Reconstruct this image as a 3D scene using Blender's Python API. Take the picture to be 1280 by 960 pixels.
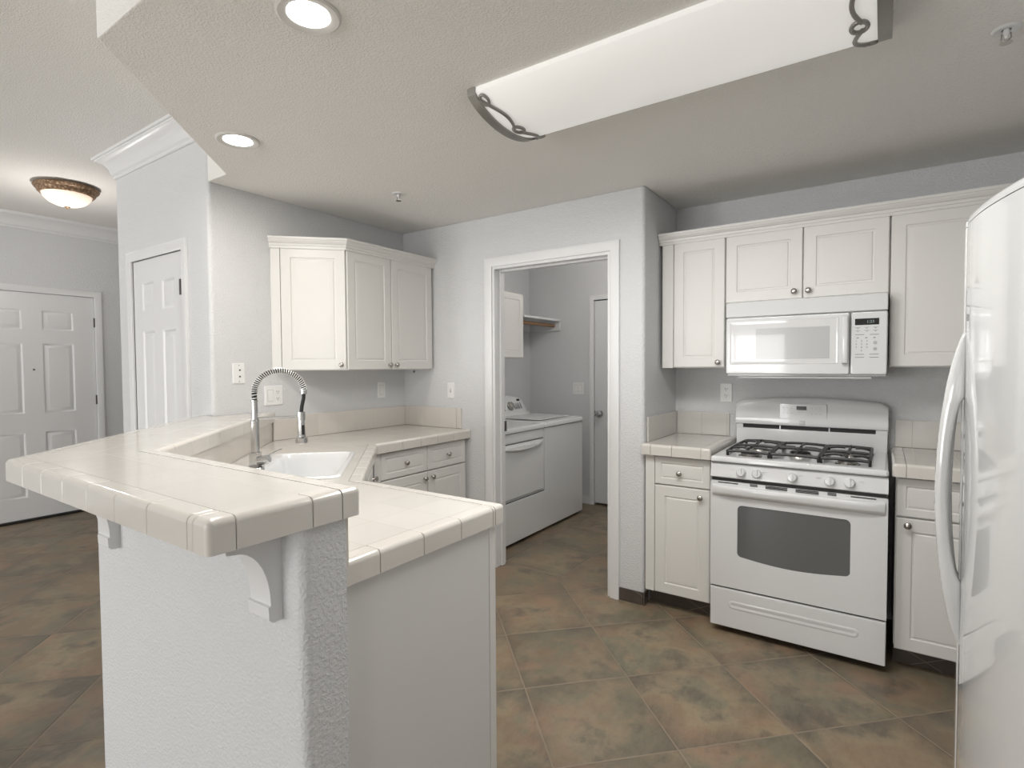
import bpy, bmesh, math, random
from mathutils import Vector, Matrix
from mathutils.geometry import tessellate_polygon
random.seed(4)
for o in list(bpy.data.objects): bpy.data.objects.remove(o)
S = bpy.context.scene
COL = S.collection
R = math.radians
R2 = math.sqrt(2)

# ---------------------------------------------------------------- camera
CAM_H = 1.36
F, YAW, PIT, ROL = 678.35, 0.60023, -0.032973, -0.0057589
cam = bpy.data.cameras.new('camera'); cam.sensor_width = 36; cam.lens = F/1280*36
cam.clip_start = .02
co = bpy.data.objects.new('camera', cam); COL.objects.link(co); S.camera = co
fw = Vector((-math.sin(YAW)*math.cos(PIT), math.cos(YAW)*math.cos(PIT), math.sin(PIT)))
rt = Vector((math.cos(YAW), math.sin(YAW), 0)); up = rt.cross(fw)
r2 = rt*math.cos(ROL)+up*math.sin(ROL); u2 = -rt*math.sin(ROL)+up*math.cos(ROL)
co.matrix_world = Matrix(((r2.x, u2.x, -fw.x, 0), (r2.y, u2.y, -fw.y, 0), (r2.z, u2.z, -fw.z, CAM_H), (0, 0, 0, 1)))

# ---------------------------------------------------------------- light
S.view_settings.view_transform = 'Standard'; S.view_settings.look = 'None'
S.view_settings.gamma = 1; S.view_settings.use_curve_mapping = False
S.view_settings.exposure = 0.36
W = bpy.data.worlds.new('daylight'); S.world = W; W.use_nodes = True
W.node_tree.nodes['Background'].inputs[0].default_value = (.95, .97, 1, 1)
W.node_tree.nodes['Background'].inputs[1].default_value = 1.0
def area(name, loc, rot, sx, sy, power, color=(1, 1, 1), spread=180):
    l = bpy.data.lights.new(name, 'AREA'); l.shape = 'RECTANGLE'; l.size = sx; l.size_y = sy
    l.energy = power; l.color = color; l.spread = R(spread)
    o = bpy.data.objects.new(name, l); COL.objects.link(o); o.location = loc; o.rotation_euler = rot; return o
# daylight from behind the photographer: patio door, then fill by added windows
area('daylight_patio_door', (-2.45, -5.85, .95), (R(116), 0, 0), 2.3, 2.3, 98, (1, .995, .985))
area('added_left_daylight', (-4.95, -5.85, .95), (R(116), 0, 0), 2.3, 2.3, 145, (1, .995, .985))  # unseen window light, full height and tilted up to brighten the high ceiling
area('added_right_daylight', (1.22, -4.0, 1.55), (R(90), 0, R(90)), 1.6, 1.3, 42, (1, .995, .985))  # unseen source, set far back to fill the hall and spare the column

# ---------------------------------------------------------------- materials
def mat(name, color=(.8, .8, .8), rough=.5, metal=0, spec=.5, coat=0, emis=None, estr=0):
    m = bpy.data.materials.new(name); m.use_nodes = True
    b = m.node_tree.nodes['Principled BSDF']
    b.inputs['Base Color'].default_value = (*color, 1); b.inputs['Roughness'].default_value = rough
    b.inputs['Metallic'].default_value = metal; b.inputs['Specular IOR Level'].default_value = spec
    b.inputs['Coat Weight'].default_value = coat; b.inputs['Coat Roughness'].default_value = .03
    if emis: b.inputs['Emission Color'].default_value = (*emis, 1); b.inputs['Emission Strength'].default_value = estr
    return m
class N:
    def __init__(s, m): s.t = m.node_tree; s.b = s.t.nodes['Principled BSDF']
    def n(s, ty, **k):
        x = s.t.nodes.new(ty)
        for a, v in k.items():
            if a.startswith('i_'): x.inputs[a[2:].replace('_', ' ')].default_value = v
            else: setattr(x, a, v)
        return x
    def l(s, a, b): s.t.links.new(a, b)
    def math(s, op, a, b=None, c=None):
        x = s.t.nodes.new('ShaderNodeMath'); x.operation = op
        for i, v in enumerate((a, b, c)):
            if v is None: continue
            if isinstance(v, (int, float)): x.inputs[i].default_value = v
            else: s.l(v, x.inputs[i])
        return x.outputs[0]
    def pos(s):
        g = s.n('ShaderNodeNewGeometry'); x = s.n('ShaderNodeSeparateXYZ'); s.l(g.outputs['Position'], x.inputs[0])
        return g, x
    def bump(s, h, strength, dist, prev=None):
        b = s.n('ShaderNodeBump'); b.inputs['Strength'].default_value = strength; b.inputs['Distance'].default_value = dist
        s.l(h, b.inputs['Height'])
        if prev is not None: s.l(prev, b.inputs['Normal'])
        s.l(b.outputs[0], s.b.inputs['Normal']); return b.outputs[0]
    def mix(s, f, a, b):
        x = s.n('ShaderNodeMix'); x.data_type = 'RGBA'
        for i, v in ((0, f), (6, a), (7, b)):
            if isinstance(v, (int, float)): x.inputs[i].default_value = v
            elif isinstance(v, tuple): x.inputs[i].default_value = (*v, 1)
            else: s.l(v, x.inputs[i])
        return x.outputs[2]

def plaster(name, color, scale, strength, dist, lo=.42, hi=.6):
    m = mat(name, color, .75, spec=.25); k = N(m)
    g = k.n('ShaderNodeNewGeometry')
    t = k.n('ShaderNodeTexNoise'); t.inputs['Scale'].default_value = scale; t.inputs['Detail'].default_value = 2.5
    k.l(g.outputs['Position'], t.inputs['Vector'])
    r = k.n('ShaderNodeMapRange'); r.inputs[1].default_value = lo; r.inputs[2].default_value = hi
    k.l(t.outputs[0], r.inputs[0]); k.bump(r.outputs[0], strength, dist)
    return m
M_WALL = plaster('orange_peel_paint', (.68, .686, .695), 130, .5, .003)
M_CEIL = plaster('knockdown_ceiling', (.86, .845, .815), 150, .5, .003, .43, .60)
M_TRIM = mat('semi_gloss_trim', (.75, .753, .757), .35)
M_CAB = mat('thermofoil_cabinet', (.73, .72, .695), .38)
M_CABIN = mat('cabinet_side_panel', (.69, .685, .675), .4)
M_APP = mat('appliance_enamel', (.71, .715, .72), .12, coat=.4)
M_FRIDGE = mat('fridge_enamel', (.61, .615, .615), .10, coat=1.0)
M_APPM = mat('laundry_enamel', (.74, .75, .75), .2, coat=.3)
M_GREY = mat('seam_grey', (.12, .12, .12), .6)
M_BLACK = mat('black_gap', (.012, .012, .012), .5)
M_IRON = mat('cast_iron', (.016, .015, .014), .45)
M_CHROME = mat('chrome', (.60, .60, .595), .2, metal=1)
M_SPRING = mat('spring_wire', (.86, .86, .85), .32, metal=.9)
M_NICKEL = mat('brushed_nickel', (.48, .46, .43), .27, metal=1)
M_RUBBER = mat('black_rubber', (.012, .012, .012), .4)
M_SINK = mat('sink_enamel', (.80, .81, .82), .12, coat=.5)
M_PLATE = mat('outlet_plastic', (.82, .82, .81), .3)
M_SLOT = mat('outlet_slots', (.05, .05, .05), .5)
M_LGREY = mat('pale_grey_print', (.45, .45, .46), .4)
M_DGREY = mat('dark_grey_print', (.16, .16, .17), .4)
M_DISP = mat('display_black', (.008, .008, .008), .15)
M_LED = mat('display_digits', (.02, .02, .02), .4, emis=(.6, .75, .7), estr=.35)
M_OVEN = mat('oven_glass', (.12, .122, .125), .12, coat=.6)
M_MWIN = mat('microwave_window', (.50, .50, .50), .15, coat=.6)
M_DIFF = mat('acrylic_diffuser', (.75, .745, .72), .35, emis=(1, .985, .95), estr=.26)
M_CAN = mat('downlight_lens', (.9, .9, .9), .4, emis=(1, .97, .93), estr=9)
M_DTRIM = mat('downlight_trim', (.66, .65, .625), .5)
M_ALAB = mat('alabaster_glass', (.8, .72, .62), .3, emis=(1, .82, .66), estr=.5)
M_PEWTER = mat('pewter_metal', (.30, .29, .27), .4, metal=.8)
M_WOOD = mat('closet_rod_wood', (.27, .15, .07), .45)
M_HINGE = mat('dark_hinge', (.09, .088, .085), .4, metal=.2)
M_BRASS = mat('antique_bronze', (.20, .12, .07), .45, metal=.5)
def bronze():
    k = N(M_BRASS); g, x = k.pos()
    w = k.n('ShaderNodeTexVoronoi'); w.inputs['Scale'].default_value = 62
    k.l(g.outputs['Position'], w.inputs['Vector'])
    k.l(k.mix(k.math('MULTIPLY', w.outputs['Distance'], 1.6), (.52, .38, .25), (.20, .12, .07)), k.b.inputs['Base Color'])
    k.bump(w.outputs['Distance'], .8, -.004)
bronze()
def grouted(name, rot, sx, sy, ox, oy, tile=(.65, .626, .588), joint=(.40, .365, .325), width=.0011):
    """glazed ceramic tile: joints on a square grid turned by rot, sx/sy spacing, ox/oy origin"""
    m = mat(name, tile, .16, spec=.5, coat=.25); k = N(m); g, x = k.pos()
    c, s_ = math.cos(rot), math.sin(rot)
    def lin(a, b): return k.math('ADD', k.math('MULTIPLY', x.outputs[0], a), k.math('MULTIPLY', x.outputs[1], b))
    nn = k.n('ShaderNodeSeparateXYZ'); k.l(g.outputs['True Normal'], nn.inputs[0])
    def nlin(a, b): return k.math('ABSOLUTE', k.math('ADD', k.math('MULTIPLY', nn.outputs[0], a), k.math('MULTIPLY', nn.outputs[1], b)))
    def line(v, sp, off, nrm):
        d = k.math('ABSOLUTE', k.math('SUBTRACT', k.math('FRACT', k.math('ADD', k.math('DIVIDE', k.math('SUBTRACT', v, off), sp), 100.5)), .5))
        near = k.math('LESS_THAN', k.math('MULTIPLY', d, sp), width)
        return k.math('MULTIPLY', near, k.math('LESS_THAN', nrm, .6)), k.math('FLOOR', k.math('DIVIDE', k.math('SUBTRACT', v, off), sp))
    a, ia = line(lin(c, s_), sx, ox, nlin(c, s_)); b, ib = line(lin(-s_, c), sy, oy, nlin(-s_, c))
    j = k.math('MAXIMUM', a, b)
    cv = k.n('ShaderNodeCombineXYZ'); k.l(ia, cv.inputs[0]); k.l(ib, cv.inputs[1])
    wn = k.n('ShaderNodeTexWhiteNoise'); k.l(cv.outputs[0], wn.inputs['Vector'])
    t2 = tuple(v*.94 for v in tile)
    base = k.mix(wn.outputs['Value'], t2, tile)
    k.l(k.mix(j, base, joint), k.b.inputs['Base Color'])
    k.l(k.math('ADD', k.math('MULTIPLY', j, .5), .16), k.b.inputs['Roughness'])
    ns = k.n('ShaderNodeTexNoise'); ns.inputs['Scale'].default_value = 9; k.l(g.outputs['Position'], ns.inputs['Vector'])
    p = k.bump(ns.outputs[0], .12, .004)
    return m
M_TBAR = grouted('bar_tile', 0, .152, .152, -1.02, .508)
M_TBARD = grouted('bar_tile_diagonal', R(45), .152, .152, -.05, .1)
M_TCNT = grouted('counter_tile', 0, .152, .152, -1.037, .877)
M_TRNG = grouted('range_counter_tile', 0, .152, .152, -.785, 2.935)
M_TSPL = grouted('splash_tile', 0, .152, .152, -1.105, .02, (.70, .66, .61), joint=(.57, .53, .48))
M_TSPLD = grouted('splash_tile_diagonal', R(-45), .152, .152, 0, 0, (.69, .645, .595), joint=(.50, .46, .41))
M_EDGE = mat('edge_cap_tile', (.67, .642, .60), .14, coat=.3)
M_GROUT = mat('grout', (.36, .32, .28), .8)

def floor_mat(name, rot, su, sv, ou, ov, grout=(.26, .21, .155), bright=1.2):
    m = mat(name, (.2, .15, .1), .42, spec=.45); k = N(m); g, x = k.pos()
    c, s_ = math.cos(rot), math.sin(rot)
    def lin(a, b): return k.math('ADD', k.math('MULTIPLY', x.outputs[0], a), k.math('MULTIPLY', x.outputs[1], b))
    U = k.math('ADD', k.math('DIVIDE', k.math('SUBTRACT', lin(c, s_), ou), su), 100)
    V = k.math('ADD', k.math('DIVIDE', k.math('SUBTRACT', lin(-s_, c), ov), sv), 100)
    def edge(v, sp):
        f = k.math('FRACT', v); return k.math('MULTIPLY', k.math('MINIMUM', f, k.math('SUBTRACT', 1, f)), sp)
    e = k.math('MINIMUM', edge(U, su), edge(V, sv))
    j = k.math('LESS_THAN', e, .0028)
    cv = k.n('ShaderNodeCombineXYZ'); k.l(k.math('FLOOR', U), cv.inputs[0]); k.l(k.math('FLOOR', V), cv.inputs[1])
    wn = k.n('ShaderNodeTexWhiteNoise'); k.l(cv.outputs[0], wn.inputs['Vector'])
    off = k.n('ShaderNodeVectorMath'); off.operation = 'MULTIPLY_ADD'
    k.l(wn.outputs['Color'], off.inputs[0]); off.inputs[1].default_value = (30, 30, 30); k.l(g.outputs['Position'], off.inputs[2])
    def noise(sc, det, rgh=.5, stretch=None):
        t = k.n('ShaderNodeTexNoise'); t.inputs['Scale'].default_value = sc; t.inputs['Detail'].default_value = det; t.inputs['Roughness'].default_value = rgh
        if stretch:
            mp = k.n('ShaderNodeMapping'); mp.inputs['Rotation'].default_value = (0, 0, R(45)); mp.inputs['Scale'].default_value = stretch
            k.l(off.outputs[0], mp.inputs[0]); k.l(mp.outputs[0], t.inputs['Vector'])
        else: k.l(off.outputs[0], t.inputs['Vector'])
        return t.outputs[0]
    def rng(v, a, b):
        r = k.n('ShaderNodeMapRange'); r.inputs[1].default_value = a; r.inputs[2].default_value = b; k.l(v, r.inputs[0]); return r.outputs[0]
    B = bright
    c1 = k.mix(rng(noise(4.2, 4, .6), .43, .57), (.185*B, .130*B, .080*B), (.255*B, .208*B, .128*B))      # brown / ochre
    c2 = k.mix(k.math('MULTIPLY', rng(noise(3.4, 4, .6), .50, .60), .85), c1, (.130*B, .128*B, .088*B))                       # green slate clouds
    sh = k.n('ShaderNodeVectorMath'); sh.operation = 'ADD'
    c3 = k.mix(k.math('MULTIPLY', rng(noise(4.4, 4, .6), .54, .64), .85), c2, (.235*B, .145*B, .092*B))                       # rust
    c4 = k.mix(k.math('MULTIPLY', rng(noise(4.2, 5, .62), .50, .63), .80), c3, (.065*B, .054*B, .045*B))   # dark smoke
    inner = rng(k.math('MINIMUM', edge(U, su), edge(V, sv)), 0, .11)
    smoke = k.math('MULTIPLY', k.math('SUBTRACT', 1, inner), rng(noise(5, 3), .40, .60))
    c4 = k.mix(k.math('MULTIPLY', smoke, .74), c4, (.07*B, .058*B, .045*B))
    fine = rng(noise(34, 6, .75, (1, .4, 1)), .36, .66)
    c5 = k.mix(k.math('MULTIPLY', fine, .26), c4, (.34*B, .28*B, .20*B))
    c5 = k.mix(k.math('MULTIPLY', wn.outputs['Value'], .42), c5, (.095*B, .078*B, .058*B))
    k.l(k.mix(j, c5, grout), k.b.inputs['Base Color'])
    k.l(k.math('ADD', k.math('MULTIPLY', j, .4), k.math('ADD', k.math('MULTIPLY', fine, .14), .34)), k.b.inputs['Roughness'])
    p = k.bump(noise(14, 5, .6), .25, .006)
    k.bump(rng(e, .001, .007), .6, .003, p)
    return m
M_FLOOR = floor_mat('slate_look_floor_tile', R(45), .4555, .4655, .460, 2.200)
M_FLOORL = floor_mat('slate_look_floor_tile_laundry', 0, .4655, .4655, -1.695, 3.515)
def toe_mat():
    m = mat('slate_toe_tile', (.07, .06, .052), .4); k = N(m); g, x = k.pos()
    h = k.math('ADD', x.outputs[0], x.outputs[1])
    def ln(sgn, sp, off):
        v = k.math('ADD', k.math('MULTIPLY', h, 1), k.math('MULTIPLY', x.outputs[2], sgn))
        f = k.math('FRACT', k.math('ADD', k.math('DIVIDE', v, sp), 50+off)); return k.math('LESS_THAN', f, .012)
    j = k.math('MAXIMUM', ln(2.1, .33, .2), ln(-2.1, .33, .55))
    t = k.n('ShaderNodeTexNoise'); t.inputs['Scale'].default_value = 7; t.inputs['Detail'].default_value = 4; k.l(g.outputs['Position'], t.inputs['Vector'])
    c = k.mix(t.outputs[0], (.035, .030, .028), (.125, .10, .08))
    k.l(k.mix(j, c, (.30, .25, .19)), k.b.inputs['Base Color'])
    return m
M_TOE = toe_mat()

# ---------------------------------------------------------------- mesh helpers
def tag(o, label=None, cat=None, group=None, kind=None):
    if label: o['label'] = label
    if cat: o['category'] = cat
    if group: o['group'] = group
    if kind: o['kind'] = kind
    return o
def thing(name, label, cat, loc=(0, 0, 0), rz=0, group=None):
    o = bpy.data.objects.new(name, None); o.empty_display_size = .1; COL.objects.link(o)
    o.location = loc; o.rotation_euler = (0, 0, rz); return tag(o, label, cat, group)
def rounded_rect(x0, x1, z0, z1, r, n=5):
    pts = []
    for cx, cz, a0 in ((x1-r, z1-r, 0), (x0+r, z1-r, 90), (x0+r, z0+r, 180), (x1-r, z0+r, 270)):
        for i in range(n+1):
            a = R(a0+90*i/n); pts.append((cx+r*math.cos(a), cz+r*math.sin(a)))
    return pts
def rect(x0, x1, z0, z1): return [(x1, z1), (x0, z1), (x0, z0), (x1, z0)]
class MB:
    def __init__(s): s.bm = bmesh.new(); s.mi = 0
    def _f(s, vs):
        try: f = s.bm.faces.new(vs); f.material_index = s.mi; return f
        except ValueError: return None
    def add(s, other, mtx=None):
        me = bpy.data.meshes.new('t'); other.to_mesh(me); other.free()
        if mtx is not None: me.transform(mtx)
        for p in me.polygons: p.material_index = s.mi
        s.bm.from_mesh(me); bpy.data.meshes.remove(me); return s
    def box(s, x0, x1, y0, y1, z0, z1, bev=0, seg=2, mtx=None):
        b = bmesh.new(); bmesh.ops.create_cube(b, size=1)
        for v in b.verts: v.co = Vector((x0+(v.co.x+.5)*(x1-x0), y0+(v.co.y+.5)*(y1-y0), z0+(v.co.z+.5)*(z1-z0)))
        if bev: bmesh.ops.bevel(b, geom=list(b.edges), offset=bev, segments=seg, profile=.5, affect='EDGES')
        return s.add(b, mtx)
    def prism(s, pts, z0, z1, mtx=None, holes=(), bev=0):
        """pts in plan, extruded in z"""
        b = bmesh.new(); loops = [pts]+list(holes)
        flat = [p for l in loops for p in l]
        tri = tessellate_polygon([[Vector((p[0], p[1], 0)) for p in l] for l in loops])
        lo = [b.verts.new((p[0], p[1], z0)) for p in flat]; hi = [b.verts.new((p[0], p[1], z1)) for p in flat]
        for t in tri:
            b.faces.new([hi[i] for i in t]); b.faces.new([lo[i] for i in reversed(t)])
        k = 0
        for l in loops:
            n = len(l)
            for i in range(n):
                j = (i+1) % n; b.faces.new((lo[k+i], lo[k+j], hi[k+j], hi[k+i]))
            k += n
        bmesh.ops.recalc_face_normals(b, faces=b.faces)
        bmesh.ops.dissolve_limit(b, angle_limit=.001, verts=b.verts, edges=b.edges)
        if bev:
            es = [e for e in b.edges if len(e.link_faces) == 2 and e.calc_face_angle(0) > .6]
            bmesh.ops.bevel(b, geom=es, offset=bev, segments=2, profile=.5, affect='EDGES')
        return s.add(b, mtx)
    def loops(s, rings, cap0=True, cap1=True, mtx=None):
        """rings: equal-length lists of 3D points joined one after another"""
        b = bmesh.new(); vs = [[b.verts.new(p) for p in r] for r in rings]
        for a, c in zip(vs, vs[1:]):
            n = len(a)
            for i in range(n):
                j = (i+1) % n
                try: b.faces.new((a[i], a[j], c[j], c[i]))
                except ValueError: pass
        if cap0: b.faces.new(list(reversed(vs[0])))
        if cap1: b.faces.new(vs[-1])
        bmesh.ops.recalc_face_normals(b, faces=b.faces)
        return s.add(b, mtx)
    def panel(s, x0, x1, z0, z1, prof, rad=0, cap0=True, mtx=None):
        """prof: [(inset, y)] nested outlines from back to front centre, facing -y"""
        rings = []
        for ins, y in prof:
            if rad: p = rounded_rect(x0+ins, x1-ins, z0+ins, z1-ins, max(rad-ins, .0015))
            else: p = rect(x0+ins, x1-ins, z0+ins, z1-ins)
            rings.append([(a, y, c) for a, c in p])
        return s.loops(rings, cap0, True, mtx)
    def tube(s, pts, r, n=10, mtx=None, flat=1.0, closed=False):
        pts = [Vector(p) for p in pts]; rings = []; N_ = len(pts); ref = None
        for i, p in enumerate(pts):
            if closed: d = (pts[(i+1) % N_]-pts[i-1]).normalized()
            else: d = (pts[min(i+1, N_-1)]-pts[max(i-1, 0)]).normalized()
            if ref is None: ref = Vector((0, 0, 1)) if abs(d.z) < .9 else Vector((1, 0, 0))
            a = d.cross(ref).normalized(); bb = a.cross(d).normalized(); ref = bb
            rr = r[i] if isinstance(r, (list, tuple)) else r
            rings.append([tuple(p+a*rr*math.cos(2*math.pi*k/n)+bb*rr*flat*math.sin(2*math.pi*k/n)) for k in range(n)])
        if closed: rings.append(rings[0]); return s.loops(rings, False, False, mtx)
        return s.loops(rings, True, True, mtx)
    def lathe(s, prof, mtx=None, n=24):
        """prof [(r, z)] turned about z"""
        rings = [[(max(r, 1e-5)*math.cos(2*math.pi*k/n), max(r, 1e-5)*math.sin(2*math.pi*k/n), z) for k in range(n)] for r, z in prof]
        return s.loops(rings, True, True, mtx)
    def sweep(s, path, prof, side=1, caps=True):
        """prof [(out, z)] carried along a plan path with mitred corners; out points to the right of travel * side"""
        P = [Vector((p[0], p[1])) for p in path]; rings = []
        for i in range(len(P)):
            ns = []
            if i > 0: d = (P[i]-P[i-1]).normalized(); ns.append(Vector((d.y, -d.x))*side)
            if i < len(P)-1: d = (P[i+1]-P[i]).normalized(); ns.append(Vector((d.y, -d.x))*side)
            m = ns[0] if len(ns) == 1 else (ns[0]+ns[1])/(1+ns[0].dot(ns[1]))
            rings.append([(P[i].x+m.x*o, P[i].y+m.y*o, z) for o, z in prof])
        return s.loops(rings, caps, caps)
    def build(s, name, m, parent=None, smooth=35, **k):
        me = bpy.data.meshes.new(name); bmesh.ops.remove_doubles(s.bm, verts=s.bm.verts, dist=1e-6)
        s.bm.to_mesh(me); s.bm.free()
        for x in (m if isinstance(m, (list, tuple)) else [m]): me.materials.append(x)
        for p in me.polygons: p.use_smooth = True
        me.set_sharp_from_angle(angle=R(smooth))
        o = bpy.data.objects.new(name, me); COL.objects.link(o)
        w_ = o.modifiers.new('weighted_normal', 'WEIGHTED_NORMAL'); w_.keep_sharp = True
        if parent is not None: o.parent = parent
        return tag(o, **k)
def build_each(mb, name, m, parent):
    """every loose piece of mb becomes an object of its own"""
    bm = mb.bm; bm.verts.ensure_lookup_table(); seen = set(); out_ = []
    for v in bm.verts:
        if v in seen: continue
        st = [v]; comp = set([v])
        while st:
            q = st.pop()
            for e_ in q.link_edges:
                w_ = e_.other_vert(q)
                if w_ not in comp: comp.add(w_); st.append(w_)
        seen |= comp; p = MB(); mp = {q: p.bm.verts.new(q.co) for q in comp}
        for f in {f for q in comp for f in q.link_faces}: p.bm.faces.new([mp[q] for q in f.verts])
        out_.append(p.build(name, m, parent))
    bm.free(); return out_
def struct(name, mb, m, **k): return mb.build(name, m, kind='structure', **k)
def T(x, y, z, rz=0): return Matrix.Translation((x, y, z)) @ Matrix.Rotation(rz, 4, 'Z')
FACE = Matrix.Rotation(R(90), 4, 'X')       # turns +z of a lathe to -y
def text_into(mb, txt, size, x, y, z, align='CENTER'):
    c = bpy.data.curves.new('t', 'FONT'); c.body = txt; c.size = size; c.align_x = align; c.align_y = 'CENTER'; c.extrude = .0002
    c.resolution_u = 2
    o = bpy.data.objects.new('t', c); COL.objects.link(o); bpy.context.view_layer.update()
    me = bpy.data.meshes.new_from_object(o.evaluated_get(bpy.context.evaluated_depsgraph_get()))
    me.transform(Matrix.Translation((x, y, z)) @ Matrix.Rotation(R(90), 4, 'X'))
    for p in me.polygons: p.material_index = mb.mi
    mb.bm.from_mesh(me); bpy.data.objects.remove(o); bpy.data.curves.remove(c); bpy.data.meshes.remove(me)
def arc_corner(cx, cy, r, a0, a1, n=6):
    return [(cx+r*math.cos(R(a0+(a1-a0)*i/n)), cy+r*math.sin(R(a0+(a1-a0)*i/n))) for i in range(n+1)]

# ================================================================ room shell
LW, DW, RW, AX, RX = -2.985, 2.925, 3.485, -1.105, 1.15
KC, HC = 2.351, 2.715          # dropped kitchen ceiling, high ceiling
TB = .115                      # wall thickness
WY = 1.50                      # closet wall facing the room
EX = -6.28                     # entry wall
BY = -5.20                     # back wall
struct('floor', MB().prism([(-6.4, -5.32), (RX+.12, -5.32), (RX+.12, RW+TB), (AX-TB, RW+TB), (AX-TB, 3.025), (-3.10, 3.025), (-3.10, 5.1), (-6.4, 5.1)], -.06, 0), M_FLOOR)
struct('floor_laundry', MB().box(-3.10, AX-TB, 3.025, 4.93, -.06, 0), M_FLOORL)
struct('ceiling', MB().box(-6.4, RX+.12, -5.32, 5.1, HC, HC+.08), M_CEIL)
struct('ceiling_kitchen', MB().prism([(LW, WY), (-2.80, WY), (-1.968, .672), (RX, .672), (RX, RW), (AX, RW), (AX, DW), (LW, DW)], KC, HC, bev=.008), M_CEIL)
r = .022
struct('wall_left', MB().prism([(LW, DW), (LW-TB, DW), (LW-TB, WY+.12), (-3.262, WY+.12), (-3.262, WY)]+arc_corner(LW-r, WY+r, r, -90, 0), 0, HC), M_WALL)
struct('wall_closet', MB().box(-4.14, -3.952, WY, WY+.12, 0, HC).box(-3.952, -3.262, WY, WY+.12, 2.038, HC), M_WALL)
struct('wall_hall', MB().box(-4.14, -4.03, WY+.12, 5.0, 0, HC), M_WALL)
struct('wall_hall_end', MB().box(EX, -4.14, 5.0, 5.1, 0, HC), M_WALL)
OL, OR_, OT = -2.158, -1.308, 2.02
struct('wall_far', MB().box(LW-TB, OL, DW, DW+TB, 0, HC).box(OL, OR_, DW, DW+TB, OT, HC), M_WALL)
struct('wall_alcove', MB().prism([(OR_, DW)]+arc_corner(AX-r, DW+r, r, -90, 0)+[(AX, RW), (AX-TB, RW), (AX-TB, DW+TB), (OR_, DW+TB)], 0, HC), M_WALL)
struct('wall_range', MB().box(AX-TB, RX+.12, RW, RW+TB, 0, HC), M_WALL)
# right wall and back wall with the patio opening and those of the added windows
struct('wall_right', MB().box(RX, RX+.12, -3.2, RW, 0, HC).box(RX, RX+.12, BY, -4.8, 0, HC).box(RX, RX+.12, -4.8, -3.2, 0, .9).box(RX, RX+.12, -4.8, -3.2, 2.2, HC), M_WALL)
struct('wall_back', MB().box(EX, -5.9, BY-.12, BY, 0, HC).box(-5.9, -4.0, BY-.12, BY, 2.3, HC)
       .box(-4.0, -3.38, BY-.12, BY, 0, HC).box(-3.38, -1.5, BY-.12, BY, 2.3, HC).box(-1.5, RX+.12, BY-.12, BY, 0, HC), M_WALL)
EY0, EY1, ET = 1.128, 2.062, 2.042
struct('wall_entry', MB().box(EX-.12, EX, BY, EY0, 0, HC).box(EX-.12, EX, EY1, 5.1, 0, HC).box(EX-.12, EX, EY0, EY1, ET, HC), M_WALL)
# laundry room
LFY, LLX = 4.806, -3.062
struct('wall_laundry_left', MB().box(LLX-.05, LLX, DW+TB, 4.93, 0, 2.5), M_WALL)
struct('wall_laundry_far', MB().box(LLX, -2.322, LFY, LFY+.12, 0, 2.5).box(-2.322, -1.61, LFY, LFY+.12, 2.0, 2.5).box(-1.61, AX-TB, LFY, LFY+.12, 0, 2.5), M_WALL)
struct('wall_laundry_right', MB().box(AX-TB, AX-.02, RW+TB, 4.93, 0, 2.5), M_WALL)
struct('ceiling_laundry', MB().box(LLX-.05, AX-TB, DW+TB, 4.93, 2.5, 2.56), M_CEIL)
# patio door behind the photographer; the rest are windows added for fill light
def window(n, axis, a0, a1, z0, z1, at, bars):
    m = MB(); t = .05
    def bx(p0, p1, q0, q1):
        if axis == 'x': m.box(p0, p1, at-.04, at+.03, q0, q1, .004)
        else: m.box(at-.03, at+.04, p0, p1, q0, q1, .004)
    bx(a0, a0+t, z0, z1); bx(a1-t, a1, z0, z1); bx(a0+t, a1-t, z0, z0+t); bx(a0+t, a1-t, z1-t, z1)
    for b in bars: bx(b-t/2, b+t/2, z0+t, z1-t)
    struct('window_%d' % n, m, M_TRIM)
window(1, 'x', -3.38, -1.5, 0, 2.3, BY-.05, [-2.44]); window(2, 'x', -5.9, -4.0, 0, 2.3, BY-.05, [-4.95])
window(3, 'y', -4.8, -3.2, .9, 2.2, RX+.05, [-4.0])

# pony wall that carries the bar
BX = -.95; BT = 1.10; BTH = .062
PF, PB = .645, .752; SD_IN, SD_OUT = -1.155, -1.345      # front and back faces, sums x+y of the diagonal faces
pony = [(SD_OUT-PF, PF)]+arc_corner(BX-r, PF+r, r, -90, 0)+[(BX, PB), (SD_IN-PB, PB), (LW, SD_IN-LW), (LW, WY+.03), (LW-.02, WY), (SD_OUT-WY-.0, WY)]
struct('wall_peninsula', MB().prism(pony, 0, BT-BTH), M_WALL)

# casings and crown
def casing(mb, x0, x1, zt, w=.057, th=.018, y=0, mtx=None):
    """door casing facing -y round an opening x0..x1 up to zt"""
    prof = [(0, 0), (0, -.010), (.010, -.014), (w-.012, -th), (w, -th+.004), (w, 0)]
    pts = [(x0, 0), (x0, zt), (x1, zt), (x1, 0)]
    rings = []
    for i, (px, pz) in enumerate(pts):
        sx = -1 if i < 2 else 1; sz = 0 if i in (0, 3) else 1
        rings.append([(px+sx*o, y+yy, pz+sz*o) for o, yy in prof])
    mb.loops(rings, True, True, mtx)
m = MB(); casing(m, OL, OR_, OT, y=DW)
m.box(OL, OL+.018, DW, DW+TB, 0, OT).box(OR_-.018, OR_, DW, DW+TB, 0, OT).box(OL+.018, OR_-.018, DW, DW+TB, OT-.018, OT)
m.box(OL+.018, OL+.030, DW+.055, DW+.09, 0, OT-.018).box(OR_-.030, OR_-.018, DW+.055, DW+.09, 0, OT-.018).box(OL+.03, OR_-.03, DW+.055, DW+.09, OT-.030, OT-.018)
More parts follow.
